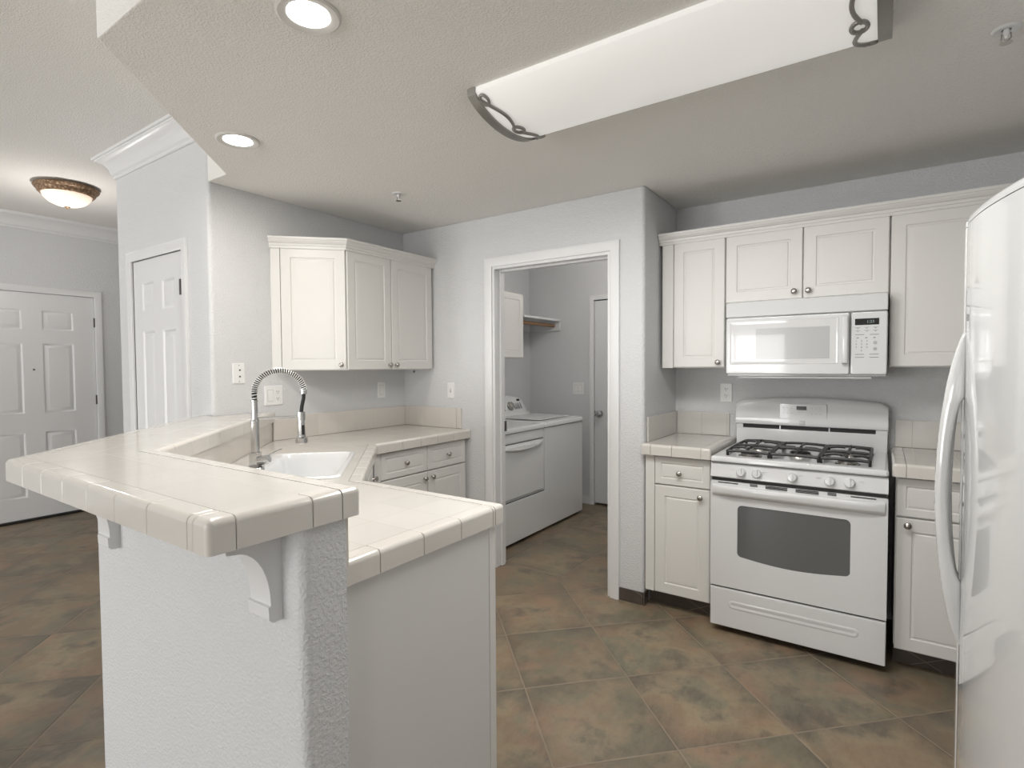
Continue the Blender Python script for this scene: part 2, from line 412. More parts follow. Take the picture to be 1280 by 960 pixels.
casing(m, OL, OR_, OT, mtx=Matrix.Translation((OL+OR_, DW+TB, 0)) @ Matrix.Rotation(math.pi, 4, 'Z'))
struct('trim_1', m, M_TRIM)
mb = MB().box(OL+.018, OL+.034, DW+.096, DW+.114, .915, .985, .002)
tag(mb.build('strike_plate', M_HINGE), 'dark metal strike plate on left jamb of laundry doorway', 'strike plate')
m = MB(); casing(m, -3.935, -3.277, 2.030, y=WY); struct('trim_2', m, M_TRIM)
m = MB(); casing(m, EY0, EY1, ET, mtx=T(EX, 0, 0, R(90))); struct('trim_3', m, M_TRIM)
m = MB(); casing(m, -2.322, -1.61, 1.995, w=.045, y=LFY); struct('trim_4', m, M_TRIM)
CR = [(0, HC-.128), (.008, HC-.128), (.014, HC-.122), (.014, HC-.112), (.010, HC-.108), (.020, HC-.100), (.024, HC-.092), (.034, HC-.062), (.054, HC-.036), (.082, HC-.022), (.088, HC-.020), (.090, HC-.013), (.100, HC-.012), (.104, HC), (0, HC)]
struct('trim_5', MB().sweep([(-4.14, 4.99), (-4.14, WY), (-2.80, WY)], CR, side=-1 if False else 1), M_TRIM)
struct('trim_6', MB().sweep([(EX, BY), (EX, 5.0)], CR, side=1), M_TRIM)
struct('baseboard_laundry', MB().box(-2.49, -2.368, LFY-.012, LFY, 0, .075, .002), M_TRIM)
struct('baseboard_far', MB().box(OR_+.058, AX-.004, DW-.009, DW, 0, .072).box(AX, AX+.008, DW-.009, DW-.009+.06, 0, .072), M_TOE)

# doors
def six_panel(name, w, h, m, parent=None, mtx=None, cols=None):
    """panel door facing -y, x 0..w, z .012..h"""
    s0, s1 = .115*w/.91, None
    st = .16 if w > .85 else .11; md = .135 if w > .85 else .10
    xs = [0, st, (w-md)/2, (w+md)/2, w-st, w]
    zs = [.012, .21, .79, .96, 1.59, 1.71, 1.89, h]
    d = MB(); th = .038
    d.box(0, w, .010, th, .012, h)
    for a, b in ((0, 1), (2, 3), (4, 5)): d.box(xs[a], xs[b], 0, .010, .012, h)
    for a, b in ((1, 2), (3, 4)):
        for c, e in ((0, 1), (2, 3), (4, 5), (6, 7)): d.box(xs[a], xs[b], 0, .010, zs[c], zs[e])
        for c, e in ((1, 2), (3, 4), (5, 6)):
            d.panel(xs[a], xs[b], zs[c], zs[e], [(0, .0), (.004, .001), (.014, .0085), (.022, .0085), (.040, .002), (.046, .002)], cap0=False)
    o = d.build(name, m, parent); 
    return o
def hinge(zc, x, parent, y=-.002):
    MB().box(x-.006, x+.006, y-.008, y, zc-.045, zc+.045, .002).build('hinge', M_HINGE, parent)
e = thing('door_1', None, None, (EX-.01, EY0+.004, 0), R(90)); e['kind'] = 'structure'
six_panel('door_panel', EY1-EY0-.008, ET-.004, M_TRIM, e)
for z in (1.80, 1.06, .25): hinge(z, EY1-EY0-.010, e, y=-.008)
MB().lathe([(0, .004), (.008, .004), (.009, 0), (.004, -.001), (0, -.001)], T(.466, 0, 1.353) @ FACE).build('peephole', M_GREY, e)
MB().lathe([(.03, 0), (.03, .006), (.012, .01), (.012, .04), (.028, .05), (.03, .065), (.02, .078), (0, .08)], T(.07, 0, .95) @ FACE).build('door_knob', M_NICKEL, e)
tag(MB().box(EX-.05, EX+.022, EY0-.02, EY1+.02, .001, .022, .003).build('threshold', M_BLACK), 'black threshold strip along the foot of the entry door', 'threshold')
e = thing('door_2', None, None, (-3.9335, WY+.004, 0)); e['kind'] = 'structure'
six_panel('door_panel', .655, 2.0265, M_TRIM, e)
for z in (1.82, .95, .25): hinge(z, .640, e, y=-.010)
MB().lathe([(.03, 0), (.03, .006), (.012, .01), (.012, .04), (.028, .05), (.03, .065), (.02, .078), (0, .08)], T(.06, 0, .88) @ FACE).build('door_knob', M_NICKEL, e)
e = thing('door_3', None, None, (-2.318, LFY+.008, 0)); e['kind'] = 'structure'
MB().box(0, .704, 0, .035, .02, 1.985, .001).build('door_panel', mat('laundry_door_paint', (.70, .71, .72), .4), e)
MB().lathe([(.032, 0), (.032, .006), (.013, .01), (.013, .035), (.029, .045), (.032, .058), (.022, .072), (0, .075)], T(.058, 0, .895) @ FACE).build('door_knob', M_CHROME, e)
MB().box(-.001, .003, -.004, .02, .865, .925).build('latch_plate', M_HINGE, e)
struct('trim_7', MB().box(-2.32, -1.61, LFY+.07, LFY+.12, 0, 2.0), M_GREY)

# ================================================================ worktops
def edge_run(mb, p0, p1, zt, h, w, cuts, t0=0, t1=0, s0=0, s1=0):
    """bullnose cap tiles along p0->p1 (outer top edge), inward is to the left; t0/t1 mitre tangents, s0/s1 lengths left for corner blocks"""
    P0, P1 = Vector(p0), Vector(p1); L = (P1-P0).length; d = (P1-P0)/L
    n = Vector((-d.y, d.x))
    cs = [s0]+sorted(c for c in cuts if s0+.003 < c < L-s1-.003)+[L-s1]; g = .0010
    rr = .014
    prof = [(0, -h), (0, -rr)]+[(rr-rr*math.cos(R(t)), -rr+rr*math.sin(R(t))) for t in (22, 45, 68, 90)]+[(w, 0), (w, -.012), (.017, -.012), (.017, -h)]
    for i, (a, b) in enumerate(zip(cs, cs[1:])):
        ga = 0 if (i == 0 and t0) else g; gb = 0 if (i == len(cs)-2 and t1) else g
        ka = t0 if i == 0 else 0; kb = t1 if i == len(cs)-2 else 0
        rings = []
        for t, sc, k in ((a+ga, 1 if ga else 0, ka), (a+ga+.0014, 0, ka), (b-gb-.0014, 0, -kb), (b-gb, 1 if gb else 0, -kb)):
            rings.append([tuple(P0+d*(t+k*o)+n*(o+(.0010*sc if o < .01 else 0)))+(zt+z-(.0009*sc if z > -.009 else 0),) for o, z in prof])
        mb.loops(rings)
def corner_block(mb, x, y, sx, sy, zt, h, w):
    """square cap at a convex corner x,y; material lies towards sx,sy"""
    x2, y2 = x+sx*(w-.001), y+sy*(w-.001)
    b = bmesh.new(); bmesh.ops.create_cube(b, size=1)
    lo = Vector((min(x, x2), min(y, y2), zt-h)); hi = Vector((max(x, x2), max(y, y2), zt))
    for v in b.verts: v.co = Vector([lo[i]+(v.co[i]+.5)*(hi[i]-lo[i]) for i in range(3)])
    es = []
    for e_ in b.edges:
        c = (e_.verts[0].co+e_.verts[1].co)/2
        top = c.z > zt-1e-5; ox = abs(c.x-x) < 1e-5; oy = abs(c.y-y) < 1e-5
        if (top and (ox or oy)) or (ox and oy): es.append(e_)
    bmesh.ops.bevel(b, geom=es, offset=.013, segments=5, profile=.5, affect='EDGES')
    mb.add(b)
K45 = math.tan(R(22.5))
def steps(a, st, n=12): return [a+st*i for i in range(n)]
TW = .05
# --- bar top
SBI, SBO = -1.12, -1.625; BF, BB, BE = .458, .787, -.94
e = thing('bar_countertop', 'raised cream tiled bar top wrapping round the peninsula wall', 'countertop', (BE, BF, 0))
inv = Matrix.Translation((-BE, -BF, 0))
def place(o, inv): o.data.transform(inv); return o
out = [(BE, BF), (BE, BB), (SBI-BB, BB), (LW+.002, SBI-LW), (LW+.002, WY-.004), (SBO-WY, WY-.004), (SBO-BF, BF)]
lin = .0165
core = [(BE-lin, BF+lin), (BE-lin, BB-lin), (SBI-BB, BB-lin), (LW+.002, SBI-LW-lin*1.4), (LW+.002, WY-.004), (SBO-WY+lin*1.4, WY-.004), (SBO-BF+lin, BF+lin)]
place(MB().prism(core, BT-BTH, BT-.0125).build('grout_bed', M_GROUT, e), inv)
sB = TW*R2; k8 = TW*math.tan(R(22.5))
xi = SBI-BB; xo = SBO-BF
mitre_i, mitre_o = (xi-k8*0-.0, BB-TW), None
A1 = (BE-TW, BF+TW); A2 = (BE-TW, BB-TW)
inI = (xi+0-(-k8)-TW*0, BB-TW)      # inner corner of the kitchen-side cap row
sxi = SBI-sB; sxo = SBO+sB
I1 = (sxi-(BB-TW), BB-TW); O1 = (sxo-(BF+TW), BF+TW)
Qi = (sxi-1.42, 1.42)
place(MB().prism([A1, A2, I1, O1], BT-.012, BT-.0006).build('tile_field', M_TBAR, e), inv)
place(MB().prism([I1, (LW+.004, sxi-LW), (LW+.004, WY-.006), (sxo-(WY-.006), WY-.006), O1], BT-.012, BT-.0006).build('tile_field', M_TBARD, e), inv)
m = MB()
edge_run(m, (xo, BF), (BE, BF), BT, BTH, TW-.0018, [L for L in [(-1.012-xo)]+[(-1.02-.152*i-xo) for i in range(1, 7)]], t0=K45, s1=TW)
corner_block(m, BE, BF, -1, 1, BT, BTH, TW); corner_block(m, BE, BB, -1, -1, BT, BTH, TW)
edge_run(m, (BE, BF), (BE, BB), BT, BTH, TW-.0018, [.207], s0=TW, s1=TW)
edge_run(m, (BE, BB), (xi, BB), BT, BTH, TW-.0018, [.08]+steps(.232, .152, 6), s0=TW, t1=-K45)
Ld = math.hypot(xi-LW, BB-(SBI-LW))
edge_run(m, (xi, BB), (LW+.003, SBI-LW-.003), BT, BTH, TW-.0018, steps(.12, .152, 9), t0=-K45, t1=1)
edge_run(m, (SBO-(WY-.006), WY-.006), (xo, BF), BT, BTH, TW-.0018, steps(.06, .152, 9), t1=K45)
place(m.build('edge_tile', M_EDGE, e), inv)
# corbels under the bar
def corbel(x, label, w=.075):
    c = thing('corbel', label, 'corbel', (x, PF, 0), 0, 'corbels under the bar top')
    z1 = BT-BTH-.001; D = .128; Hh = .198
    pts = [(0, z1), (-D, z1), (-D, z1-.022), (-D+.012, z1-.024), (-D+.014, z1-.034), (-D+.03, z1-.036)]
    for i in range(1, 10):
        a = R(90*i/9); pts.append((-D+.03+(D-.03-.026)*math.sin(a), z1-.036-(Hh-.036-.040)*(1-math.cos(a))))
    pts += [(-.026, z1-Hh+.036), (-.031, z1-Hh+.034), (-.030, z1-Hh+.008), (-.022, z1-Hh), (0, z1-Hh)]
    b = MB(); rings = [[(xx, p[0], p[1]) for p in pts] for xx in (-w/2, w/2)]
    b.loops(rings); b.build('bracket', M_TRIM, c, smooth=30)
corbel(-1.058, 'white curved corbel at the end of the bar beside the textured post')
corbel(-1.862, 'white curved corbel at the far left corner of the bar wall')

# --- main counter round the sink
CT, CTH = .925, .058
PX, PY = -.985, 1.395; SC = -.265; CX = -2.35
ea, eb = Vector((1, 1))/R2, Vector((-1, 1))/R2         # sink frame: ea towards the room, eb along the diagonal
def ab(a, b): v = ea*a+eb*b; return (v.x, v.y)
SA0, SA1, SB0, SB1 = -.715, -.275, 2.195, 2.850           # sink outer rectangle
def sink_rect(ins, r_, n=5): return [ab(p[0], p[1]) for p in rounded_rect(SA0+ins, SA1-ins, SB0+ins, SB1-ins, r_, n)]
e = thing('tiled_countertop', 'cream tiled kitchen counter wrapping the corner sink beneath the bar', 'countertop', (PX, PB, 0))
inv = Matrix.Translation((-PX, -PB, 0))
g2 = .0165
outer = [(PX-g2, PB+.001), (PX-g2, PY-g2), (SC-PY, PY-g2), (CX-g2, SC-CX-g2*.4), (CX-g2, DW-.001), (LW+.001, DW-.001), (LW+.001, SD_IN-LW+.002), (SD_IN-PB+.001, PB+.001)]
hole = sink_rect(.012, .05)
place(MB().prism(outer, CT-CTH, CT-.0125, holes=[hole]).build('grout_bed', M_GROUT, e), inv)
j1 = (SC-sB-(PY-TW), PY-TW); j2 = (CX-TW, SC-sB-(CX-TW))
fld = [(PX-TW, PB+.001), (PX-TW, PY-TW), j1, j2, (CX-TW, DW-.001), (LW+.001, DW-.001), (LW+.001, SD_IN-LW+.002), (SD_IN-PB+.001, PB+.001)]
place(MB().prism(fld, CT-.012, CT-.0006, holes=[hole]).build('tile_field', M_TCNT, e), inv)
m = MB()
edge_run(m, (PX, PB+.002), (PX, PY), CT, CTH, TW-.0018, [.877-PB, 1.027-PB, 1.179-PB, 1.331-PB], s1=TW)
corner_block(m, PX, PY, -1, -1, CT, CTH, TW)
edge_run(m, (PX, PY), (SC-PY, PY), CT, CTH, TW-.0018, steps(.202, .152, 5), s0=TW, t1=-K45)
edge_run(m, (SC-PY, PY), (CX, SC-CX), CT, CTH, TW-.0018, steps(.1, .152, 7), t0=-K45, t1=-K45)
edge_run(m, (CX, SC-CX), (CX, DW-.001), CT, CTH, TW-.0018, [.19, .203]+steps(.355, .152, 5), t0=-K45)
place(m.build('edge_tile', M_EDGE, e), inv)
# splashes
SPT = 1.067
m = MB().box(LW, LW+.012, SD_IN-LW+.014, DW, CT, SPT, .004)
place(m.build('backsplash', M_TSPL, e), inv)
m = MB().box(LW+.0125, -2.472, DW-.012, DW, CT, SPT, .004).box(-2.4705, -2.428, DW-.0125, DW, CT, SPT, .005)
place(m.build('backsplash', M_TSPL, e), inv)
m = MB()
m.prism([(SD_IN-PB, PB), (BX-.005, PB), (BX-.005, PB+.010), (SD_IN+.010*R2-(PB+.010), PB+.010)], CT, BT-BTH)
m.prism([(SD_IN-PB, PB), (SD_IN+.010*R2-(PB+.010), PB+.010), (LW, SD_IN+.010*R2-LW), (LW, SD_IN-LW)], CT, BT-BTH)
place(m.build('backsplash', M_TSPLD, e), inv)

# --- sink
e = thing('corner_sink', 'white enamel drop-in sink set diagonally in the tiled counter', 'sink', (*ab((SA0+SA1)/2, (SB0+SB1)/2), 0))
c0 = Vector(ab((SA0+SA1)/2, (SB0+SB1)/2)); inv = Matrix.Translation((-c0.x, -c0.y, 0))
def sring(ins, led, rr, z): return [(*ab(p[0], p[1]), z) for p in rounded_rect(SA0+ins+led, SA1-ins, SB0+ins, SB1-ins, rr, 5)]
rings = [sring(*q) for q in ((0, 0, .05, CT+.0005), (.002, 0, .05, CT+.006), (.007, 0, .046, CT+.009), (.016, .02, .045, CT+.009), (.020, .072, .045, CT+.009), (.026, .072, .045, CT+.004), (.032, .072, .045, CT-.02), (.045, .075, .05, CT-.13), (.065, .08, .05, CT-.165), (.10, .08, .04, CT-.178), (.14, .08, .02, CT-.18))]
place(MB().loops(rings, False, True).build('basin', M_SINK, e, smooth=50), inv)
place(MB().lathe([(.045, -.002), (.042, .003), (.03, .002), (.012, -.001), (0, -.001)], T(*ab(-.455, 2.52), CT-.179)).build('drain', M_CHROME, e), inv)

# --- faucet
fx, fy = -2.150, 1.250
e = thing('kitchen_faucet', 'chrome spring-neck pull-down faucet behind the corner sink', 'faucet', (fx, fy, CT+.009), R(58))   # local x points over the sink
m = MB(); 
for i, z in ((0, 0), (0, .010), (.006, .018)): pass
m.loops([[(x, y, z) for x, y in rounded_rect(-.030+i, .034-i, -.070+i, .070-i, .026-i)] for i, z in ((0, 0), (0, .012), (.004, .018), (.010, .020))]).build('deck_plate', M_CHROME, e)
MB().box(-.023, .023, -.023, .023, .019, .075, .003).build('base_block', M_CHROME, e)
MB().lathe([(.0165, .075), (.0165, .196), (.0175, .198), (.0175, .206), (.0125, .214), (.0120, .284), (.0135, .286), (.0135, .292), (0, .292)]).build('riser_pipe', M_CHROME, e)
MB().tube([(.012, -.016, .040), (.040, -.030, .046), (.052, -.036, .050)], [.020, .020, .016], 16).build('valve_body', M_CHROME, e)
MB().tube([(.040, -.030, .058), (.065, -.038, .072), (.100, -.046, .088)], [.0080, .0065, .005], 10, flat=.6).build('lever', M_CHROME, e)
W2 = .192; ztop = .412; zs = .292
def arch(t):
    if t < .06: return Vector((0, 0, zs+(t/.06)*.030))
    u = (t-.06)/.94; a = math.pi*(1-u*.99)
    return Vector((W2/2+W2/2*math.cos(a), 0, zs+.030+(ztop-zs-.030)*math.sin(a)))
MB().tube([arch(i/60) for i in range(61)], .0100, 12).build('hose', M_RUBBER, e)
m = MB(); turns = 36; hp = []
nn = turns*10
for i in range(nn+1):
    t = i/nn; p = arch(t); d = (arch(min(t+.005, 1))-arch(max(t-.005, 0))).normalized()
    side = Vector((0, 1, 0)); nrm = d.cross(side)
    a = 2*math.pi*turns*t; hp.append(p+side*math.cos(a)*.0128+nrm*math.sin(a)*.0128)
m.tube(hp, .0022, 6).build('spring', M_SPRING, e)
pe = arch(1)
MB().lathe([(.010, -.014), (.0140, -.012), (.0140, .008), (.010, .010)], T(pe.x, 0, pe.z)).build('spring_collar', M_CHROME, e)
hx = W2-.012
MB().tube([pe, (pe.x-.001, 0, pe.z-.03), (hx+.003, 0, .258), (hx, 0, .232)], .0078, 10).build('hose', M_RUBBER, e)
MB().tube([(0, 0, .215), (hx, 0, .215)], .0055, 8).build('support_arm', M_CHROME, e)
MB().lathe([(.0165, .200), (.0165, .236), (.012, .237), (.012, .199)], T(hx, 0, 0)).build('holder_ring', M_CHROME, e)
h = MB().lathe([(.0125, .205), (.0135, .195), (.016, .135), (.017, .128), (.0245, .124), (.0245, .104), (.021, .100), (0, .100)], T(hx, 0, 0)).build('spray_head', M_CHROME, e)
MB().box(hx+.000, hx+.012, -.0185, -.012, .138, .180, .002).build('spray_button', M_RUBBER, h)

# --- counters beside the range
def range_counter(x0, x1, label, splash_x0, side_splash, cap_left, cap_right):
    e = thing('tiled_countertop', label, 'countertop', (x0, 2.885, 0)); inv = Matrix.Translation((-x0, -2.885, 0))
    a = x0+(TW if cap_left else .001); b = x1-(TW if cap_right else .001)
    place(MB().box(x0+.0165, x1-.0165, 2.885+.0165, RW-.001, CT-CTH, CT-.0125).build('grout_bed', M_GROUT, e), inv)
    place(MB().box(a, b, 2.885+TW, RW-.001, CT-.012, CT-.0006).build('tile_field', M_TRNG, e), inv)
    m = MB(); edge_run(m, (x0, 2.885), (x1, 2.885), CT, CTH, TW-.0018, [c for c in steps(-.937-x0 if x0 < -.5 else .2, .152, 8)]+([.05] if not cap_left else []), s0=TW if cap_left else 0, s1=TW if cap_right else 0)
    if cap_left: edge_run(m, (x0, RW-.002), (x0, 2.885), CT, CTH, TW-.0018, [.09, .242, .394], s1=TW); corner_block(m, x0, 2.885, 1, 1, CT, CTH, TW)
    if cap_right: edge_run(m, (x1, 2.885), (x1, RW-.002), CT, CTH, TW-.0018, [.202, .354, .506], s0=TW); corner_block(m, x1, 2.885, -1, 1, CT, CTH, TW)
    place(m.build('edge_tile', M_EDGE, e), inv)
    x2 = -.772 if cap_right else x1-.001
    m = MB().box(splash_x0, x2, RW-.012, RW, CT, SPT, .004)
    place(m.build('backsplash', M_TRNG, e), inv)
    if side_splash:
        m = MB().box(x0, x0+.011, 2.965, RW-.012, CT, SPT, .003); place(m.build('backsplash', M_TRNG, e), inv)
range_counter(AX+.001, -.732, 'short cream tiled counter left of the range with corner backsplash', AX+.012, True, False, True)
range_counter(.038, RX-.001, 'cream tiled counter right of the range, running behind the refrigerator', .055, False, True, False)

# ================================================================ cabinets
DOORP = [(0, .019), (0, .004), (.004, 0), (.056, 0), (.060, .004), (.066, .005), (.070, .002), (.088, .0005), (.092, .0005)]
DRAWP = [(0, .019), (0, .004), (.004, 0), (.034, 0), (.037, .0035), (.042, .0045), (.045, .002), (.054, .0005)]
def knob(parent, x, z):
    MB().lathe([(.0075, 0), (.0065, .004), (.005, .012), (.010, .016), (.0145, .020), (.0150, .024), (.012, .028), (.006, .030), (0, .0302)], T(x, 0, z) @ FACE, 20).build('knob', M_NICKEL, parent)
def cabinet(name, label, cat, loc, rz, w, d, z0, z1, fronts, group=None, toe=False, body=None, fill=(), mside=None):
    """local frame: door faces at y=0 looking to -y, x 0..w"""
    e = thing(name, label, cat, loc, rz, group)
    b = MB()
    if body: b.prism(body, z0, z1)
    else: b.box(0, w, .021, d, z0, z1, .001)
    for f in fill: b.box(f[0], f[1], .0, .0212, f[2], f[3], .0015)
    b.build('cabinet_body', mside or M_CAB, e)
    if toe: MB().box(.0, w, .085, .10, 0, z0-.0005).build('toe_kick', M_TOE, e)
    for f in fronts:
        kind, x0, x1, a, b_ = f[:5]
        dd = MB().panel(x0, x1, a, b_, DOORP if kind == 'door' else DRAWP).build(kind, M_CAB, e, smooth=25)
        if len(f) > 5 and f[5]: knob(dd, *f[5])
    return e
UY = 3.165; UB, UT = 1.343, 2.078
X0 = AX+.020
cabinet('wall_cabinet', 'tall narrow cream wall cabinet left of the microwave', 'cabinet', (X0, UY, 0), 0, -.731-X0, RW-UY-.001, UB, UT,
        [('door', .067, -.733-X0, UB+.004, UT-.01, (-.764-X0, UB+.032))], fill=[(0, .065, UB, UT)])
cabinet('wall_cabinet', 'short wide cream wall cabinet with two doors above the microwave', 'cabinet', (-.730, UY, 0), 0, .749, RW-UY-.001, 1.697, UT,
        [('door', .003, .379, 1.701, UT-.01, (.343, 1.738)), ('door', .383, .746, 1.701, UT-.01, (.408, 1.738))])
cabinet('wall_cabinet', 'tall cream wall cabinet right of the microwave, partly behind the refrigerator', 'cabinet', (.020, UY, 0), 0, .50, RW-UY-.001, UB, UT,
        [('door', .003, .497, UB+.004, UT-.01, (.46, UB+.032))])
cabinet('wall_cabinet', 'cream wall cabinet hidden in the corner behind the refrigerator', 'cabinet', (.521, UY, 0), 0, .625, RW-UY-.001, UB, UT,
        [('door', .003, .622, UB+.004, UT-.01, (.04, UB+.032))])
CMP = [(0, 0), (.007, 0), (.007, .014), (.011, .016), (.013, .028), (.019, .031), (.027, .043), (.029, .050), (.033, .051), (.034, .064), (0, .064)]
m = MB().sweep([(AX+.004, UY+.001), (1.146, UY+.001)], [(o, z+UT-.016) for o, z in CMP], side=1)
m.box(AX+.004, 1.146, UY+.0, RW-.001, UT+.001, UT+.012)
tag(m.build('crown_molding', M_CAB, smooth=14), 'cream crown molding along the top of the range wall cabinets', 'molding')

FX = -2.68; CY0 = 1.845; CY1 = 2.150
Ld = (CY1-CY0)*R2
def loc2(p, o, a):   # world plan point to the local frame at o turned by a
    v = Vector((p[0]-o[0], p[1]-o[1])); c, s_ = math.cos(a), math.sin(a); return (v.x*c+v.y*s_, -v.x*s_+v.y*c)
o_ = (LW+.002, CY0+.002); a_ = R(45)
body = [loc2(p, o_, a_) for p in ((LW+.002, CY0+.028), (FX-.0145, CY1+.0145-.004), (FX-.0145, CY1-.001), (LW+.002, CY1-.001))]
body = [(0.014, .02), (Ld-.002, .02), loc2((LW+.002, CY1+.0), o_, a_)]
cabinet('wall_cabinet', 'cream wall cabinet with a single angled door at the left end above the sink', 'cabinet', (*o_, 0), a_, Ld, .3, UB-.003, UT,
        [('door', .056, Ld-.006, UB, UT-.01, (Ld-.034, UB+.03))], body=body, fill=[(.002, .054, UB-.003, UT)])
cabinet('wall_cabinet', 'cream two-door wall cabinet in the corner above the left counter', 'cabinet', (FX, CY1+.003, 0), R(90), DW-CY1-.004, FX-LW-.001, UB-.003, UT,
        [('door', .006, .360, UB, UT-.01, (.334, UB+.03)), ('door', .364, .752, UB, UT-.01, (.392, UB+.03))])
m = MB().sweep([(LW+.001, CY0-.0), (FX, CY1), (FX, DW-.001)], [(o, z+UT-.016) for o, z in CMP], side=1)
m.prism([(LW+.001, CY0+.01), (FX-.002, CY1), (FX-.002, DW-.001), (LW+.001, DW-.001)], UT+.001, UT+.012)
tag(m.build('crown_molding', M_CAB, smooth=14), 'cream crown molding along the top of the cabinets over the sink', 'molding')

# base cabinets
KT, KB = CT-CTH, .105
X0 = AX+.012
cabinet('base_cabinet', 'cream base cabinet with drawer and door left of the range', 'cabinet', (X0, 2.918, 0), 0, -.738-X0, RW-2.918-.002, KB, KT-.0005,
        [('drawer', .053, -.742-X0, .705, KT-.008, (-.90-X0, .775)), ('door', .053, -.742-X0, KB-.006, .699, (-.789-X0, .658))], toe=True, fill=[(0, .051, KB-.006, KT)])
cabinet('base_cabinet', 'cream base cabinet right of the range beside the refrigerator', 'cabinet', (.052, 2.918, 0), 0, .458, RW-2.918-.002, KB, KT-.0005,
        [('drawer', .003, .455, .690, KT-.008, (.148, .771)), ('door', .003, .455, KB-.010, .683, (.045, .655))], toe=True)
cabinet('base_cabinet', 'cream base cabinet in the far right corner behind the refrigerator', 'cabinet', (.511, 2.918, 0), 0, .636, RW-2.918-.002, KB, KT-.0005,
        [('drawer', .003, .633, .690, KT-.008, (.3, .771)), ('door', .003, .633, KB-.010, .683, (.05, .655))], toe=True)
BXF = -2.382; cY = SC-.035-BXF
cabinet('base_cabinet', 'cream base cabinet with two drawers over two doors by the laundry doorway', 'cabinet', (BXF, cY+.002, 0), R(90), DW-cY-.006, BXF-LW-.02, KB, KT-.0005,
        [('drawer', 2.138-cY, 2.522-cY, .700, KT-.008, (2.33-cY, .78)), ('drawer', 2.528-cY, 2.903-cY, .700, KT-.008, (2.715-cY, .78)),
         ('door', 2.138-cY, 2.522-cY, KB, .693, (2.49-cY, .655)), ('door', 2.528-cY, 2.903-cY, KB, .693, (2.56-cY, .655))], toe=True, fill=[(.004, 2.134-cY, KB, KT-.001)])
PYF = PY-.033; sF = SC-.035*1.0
o_ = (sF-PYF, PYF); Ls = math.hypot(o_[0]-BXF, o_[1]-cY); a_ = R(135)
bd = [loc2(p, o_, a_) for p in ((sF-PYF-.02, PYF-.03), (BXF-.03, cY-.02), (LW+.03, 1.95), (-2.02, .99))]
sk = thing('sink_cabinet', 'cream sink base cabinet set diagonally between the two counter runs', 'cabinet', (*o_, 0), a_)
# carcass left open on top for the basin
m = MB(); m.box(.03, Ls-.03, .021, .04, KB, KT-.001); m.box(.03, Ls-.03, .04, .55, KB, KB+.018)
m.build('cabinet_body', M_CAB, sk); MB().box(.03, Ls-.03, .085, .10, 0, KB-.001).build('toe_kick', M_TOE, sk)
for x0, x1, kx in ((.03, Ls/2-.002, Ls/2-.035), (Ls/2+.002, Ls-.03, Ls-.06)):
    dd = MB().panel(x0, x1, KB, KT-.012, DOORP).build('door', M_CAB, sk, smooth=25); knob(dd, kx, .735)
# peninsula base: end panel with stile, doors towards the kitchen
pe_ = thing('peninsula_cabinet', 'cream base cabinet under the lower peninsula counter with plain end panel', 'cabinet', (PX-.028, PYF, 0), R(180))
wP = (PX-.028)-(sF-PYF)-.03
MB().box(0, wP, .021, PYF-PB-.012, KB, KT-.001).build('cabinet_body', M_CAB, pe_)
MB().box(-.012, -.0005, .032, PYF-PB-.012, 0.0, KT-.001, .0008).build('end_panel', M_CABIN, pe_)
MB().box(-.014, .03, .0, .031, 0.0, KT-.001, .0015).build('corner_stile', M_CAB, pe_)
MB().box(.03, wP, .085, .10, 0, KB-.001).build('toe_kick', M_TOE, pe_)
dd = MB().panel(.033, wP-.004, KB, .69, DOORP).build('door', M_CAB, pe_, smooth=25); knob(dd, wP-.04, .655)
dd = MB().panel(.033, wP-.004, .697, KT-.008, DRAWP).build('drawer', M_CAB, pe_, smooth=25); knob(dd, wP/2, .775)

# ================================================================ gas range
RX0, RX1, RF, RB = -.7205, .0265, 2.84, 3.462
rw = RX1-RX0
e = thing('gas_range', 'white freestanding gas range with black grates between the two base cabinets', 'range', (RX0, RF, 0))
def bxp(*a, m=M_APP, name='part', parent=e, **k): return MB().box(*a, **k).build(name, m, parent)
bxp(.004, rw-.004, .045, RB-RF, .032, .872, name='body', bev=.002)
for x in (.05, rw-.05):
    for y in (.09, RB-RF-.05): MB().lathe([(.016, 0), (.016, .01), (.008, .012), (.008, .04)], T(x, y, 0)).build('leg', M_BLACK, e)
build_each(MB().box(.012, rw-.012, .03, .06, .0315, .05).box(.006, rw-.006, .010, .06, .2325, .2385).box(.006, rw-.006, .006, .06, .7775, .7925), 'shadow_gap', M_BLACK, e)
# drawer with long scooped pull
m = MB().panel(.001, rw-.001, .034, .231, [(0, .044), (0, .006), (.003, .001), (.006, 0), (.02, 0)], rad=.006)
m.panel(.09, rw-.10, .132, .176, [(0, .0005), (.004, -.0016), (.008, -.0022), (.012, -.0018), (.018, -.0005), (.021, -.0003)], rad=.022)
m.build('storage_drawer', M_APP, e)
# door: frame + window
dz0, dz1 = .240, .700
m = MB()
wx0, wx1, wz0, wz1 = .131, .609, .402, .662
def warc(ins, n=6):
    pts = []
    rr = max(.022-ins, .004); x0, x1, z0, z1 = wx0+ins, wx1-ins, wz0+ins, wz1-ins
    for i in range(n+1): a = R(90*i/n); pts.append((x1-rr+rr*math.cos(a), z1-rr+rr*math.sin(a)))
    for i in range(n+1): a = R(90+90*i/n); pts.append((x0+rr+rr*math.cos(a), z1-rr+rr*math.sin(a)))
    for i in range(n+1): a = R(180+90*i/n); pts.append((x0+rr+rr*math.cos(a), z0+rr+rr*math.sin(a)))
    for i in range(1, 14):
        t = i/14; pts.append((x0+rr+(x1-x0-2*rr)*t, z0-.018*math.sin(math.pi*t)))
    for i in range(n+1): a = R(270+90*i/n); pts.append((x1-rr+rr*math.cos(a), z0+rr+rr*math.sin(a)))
    return pts
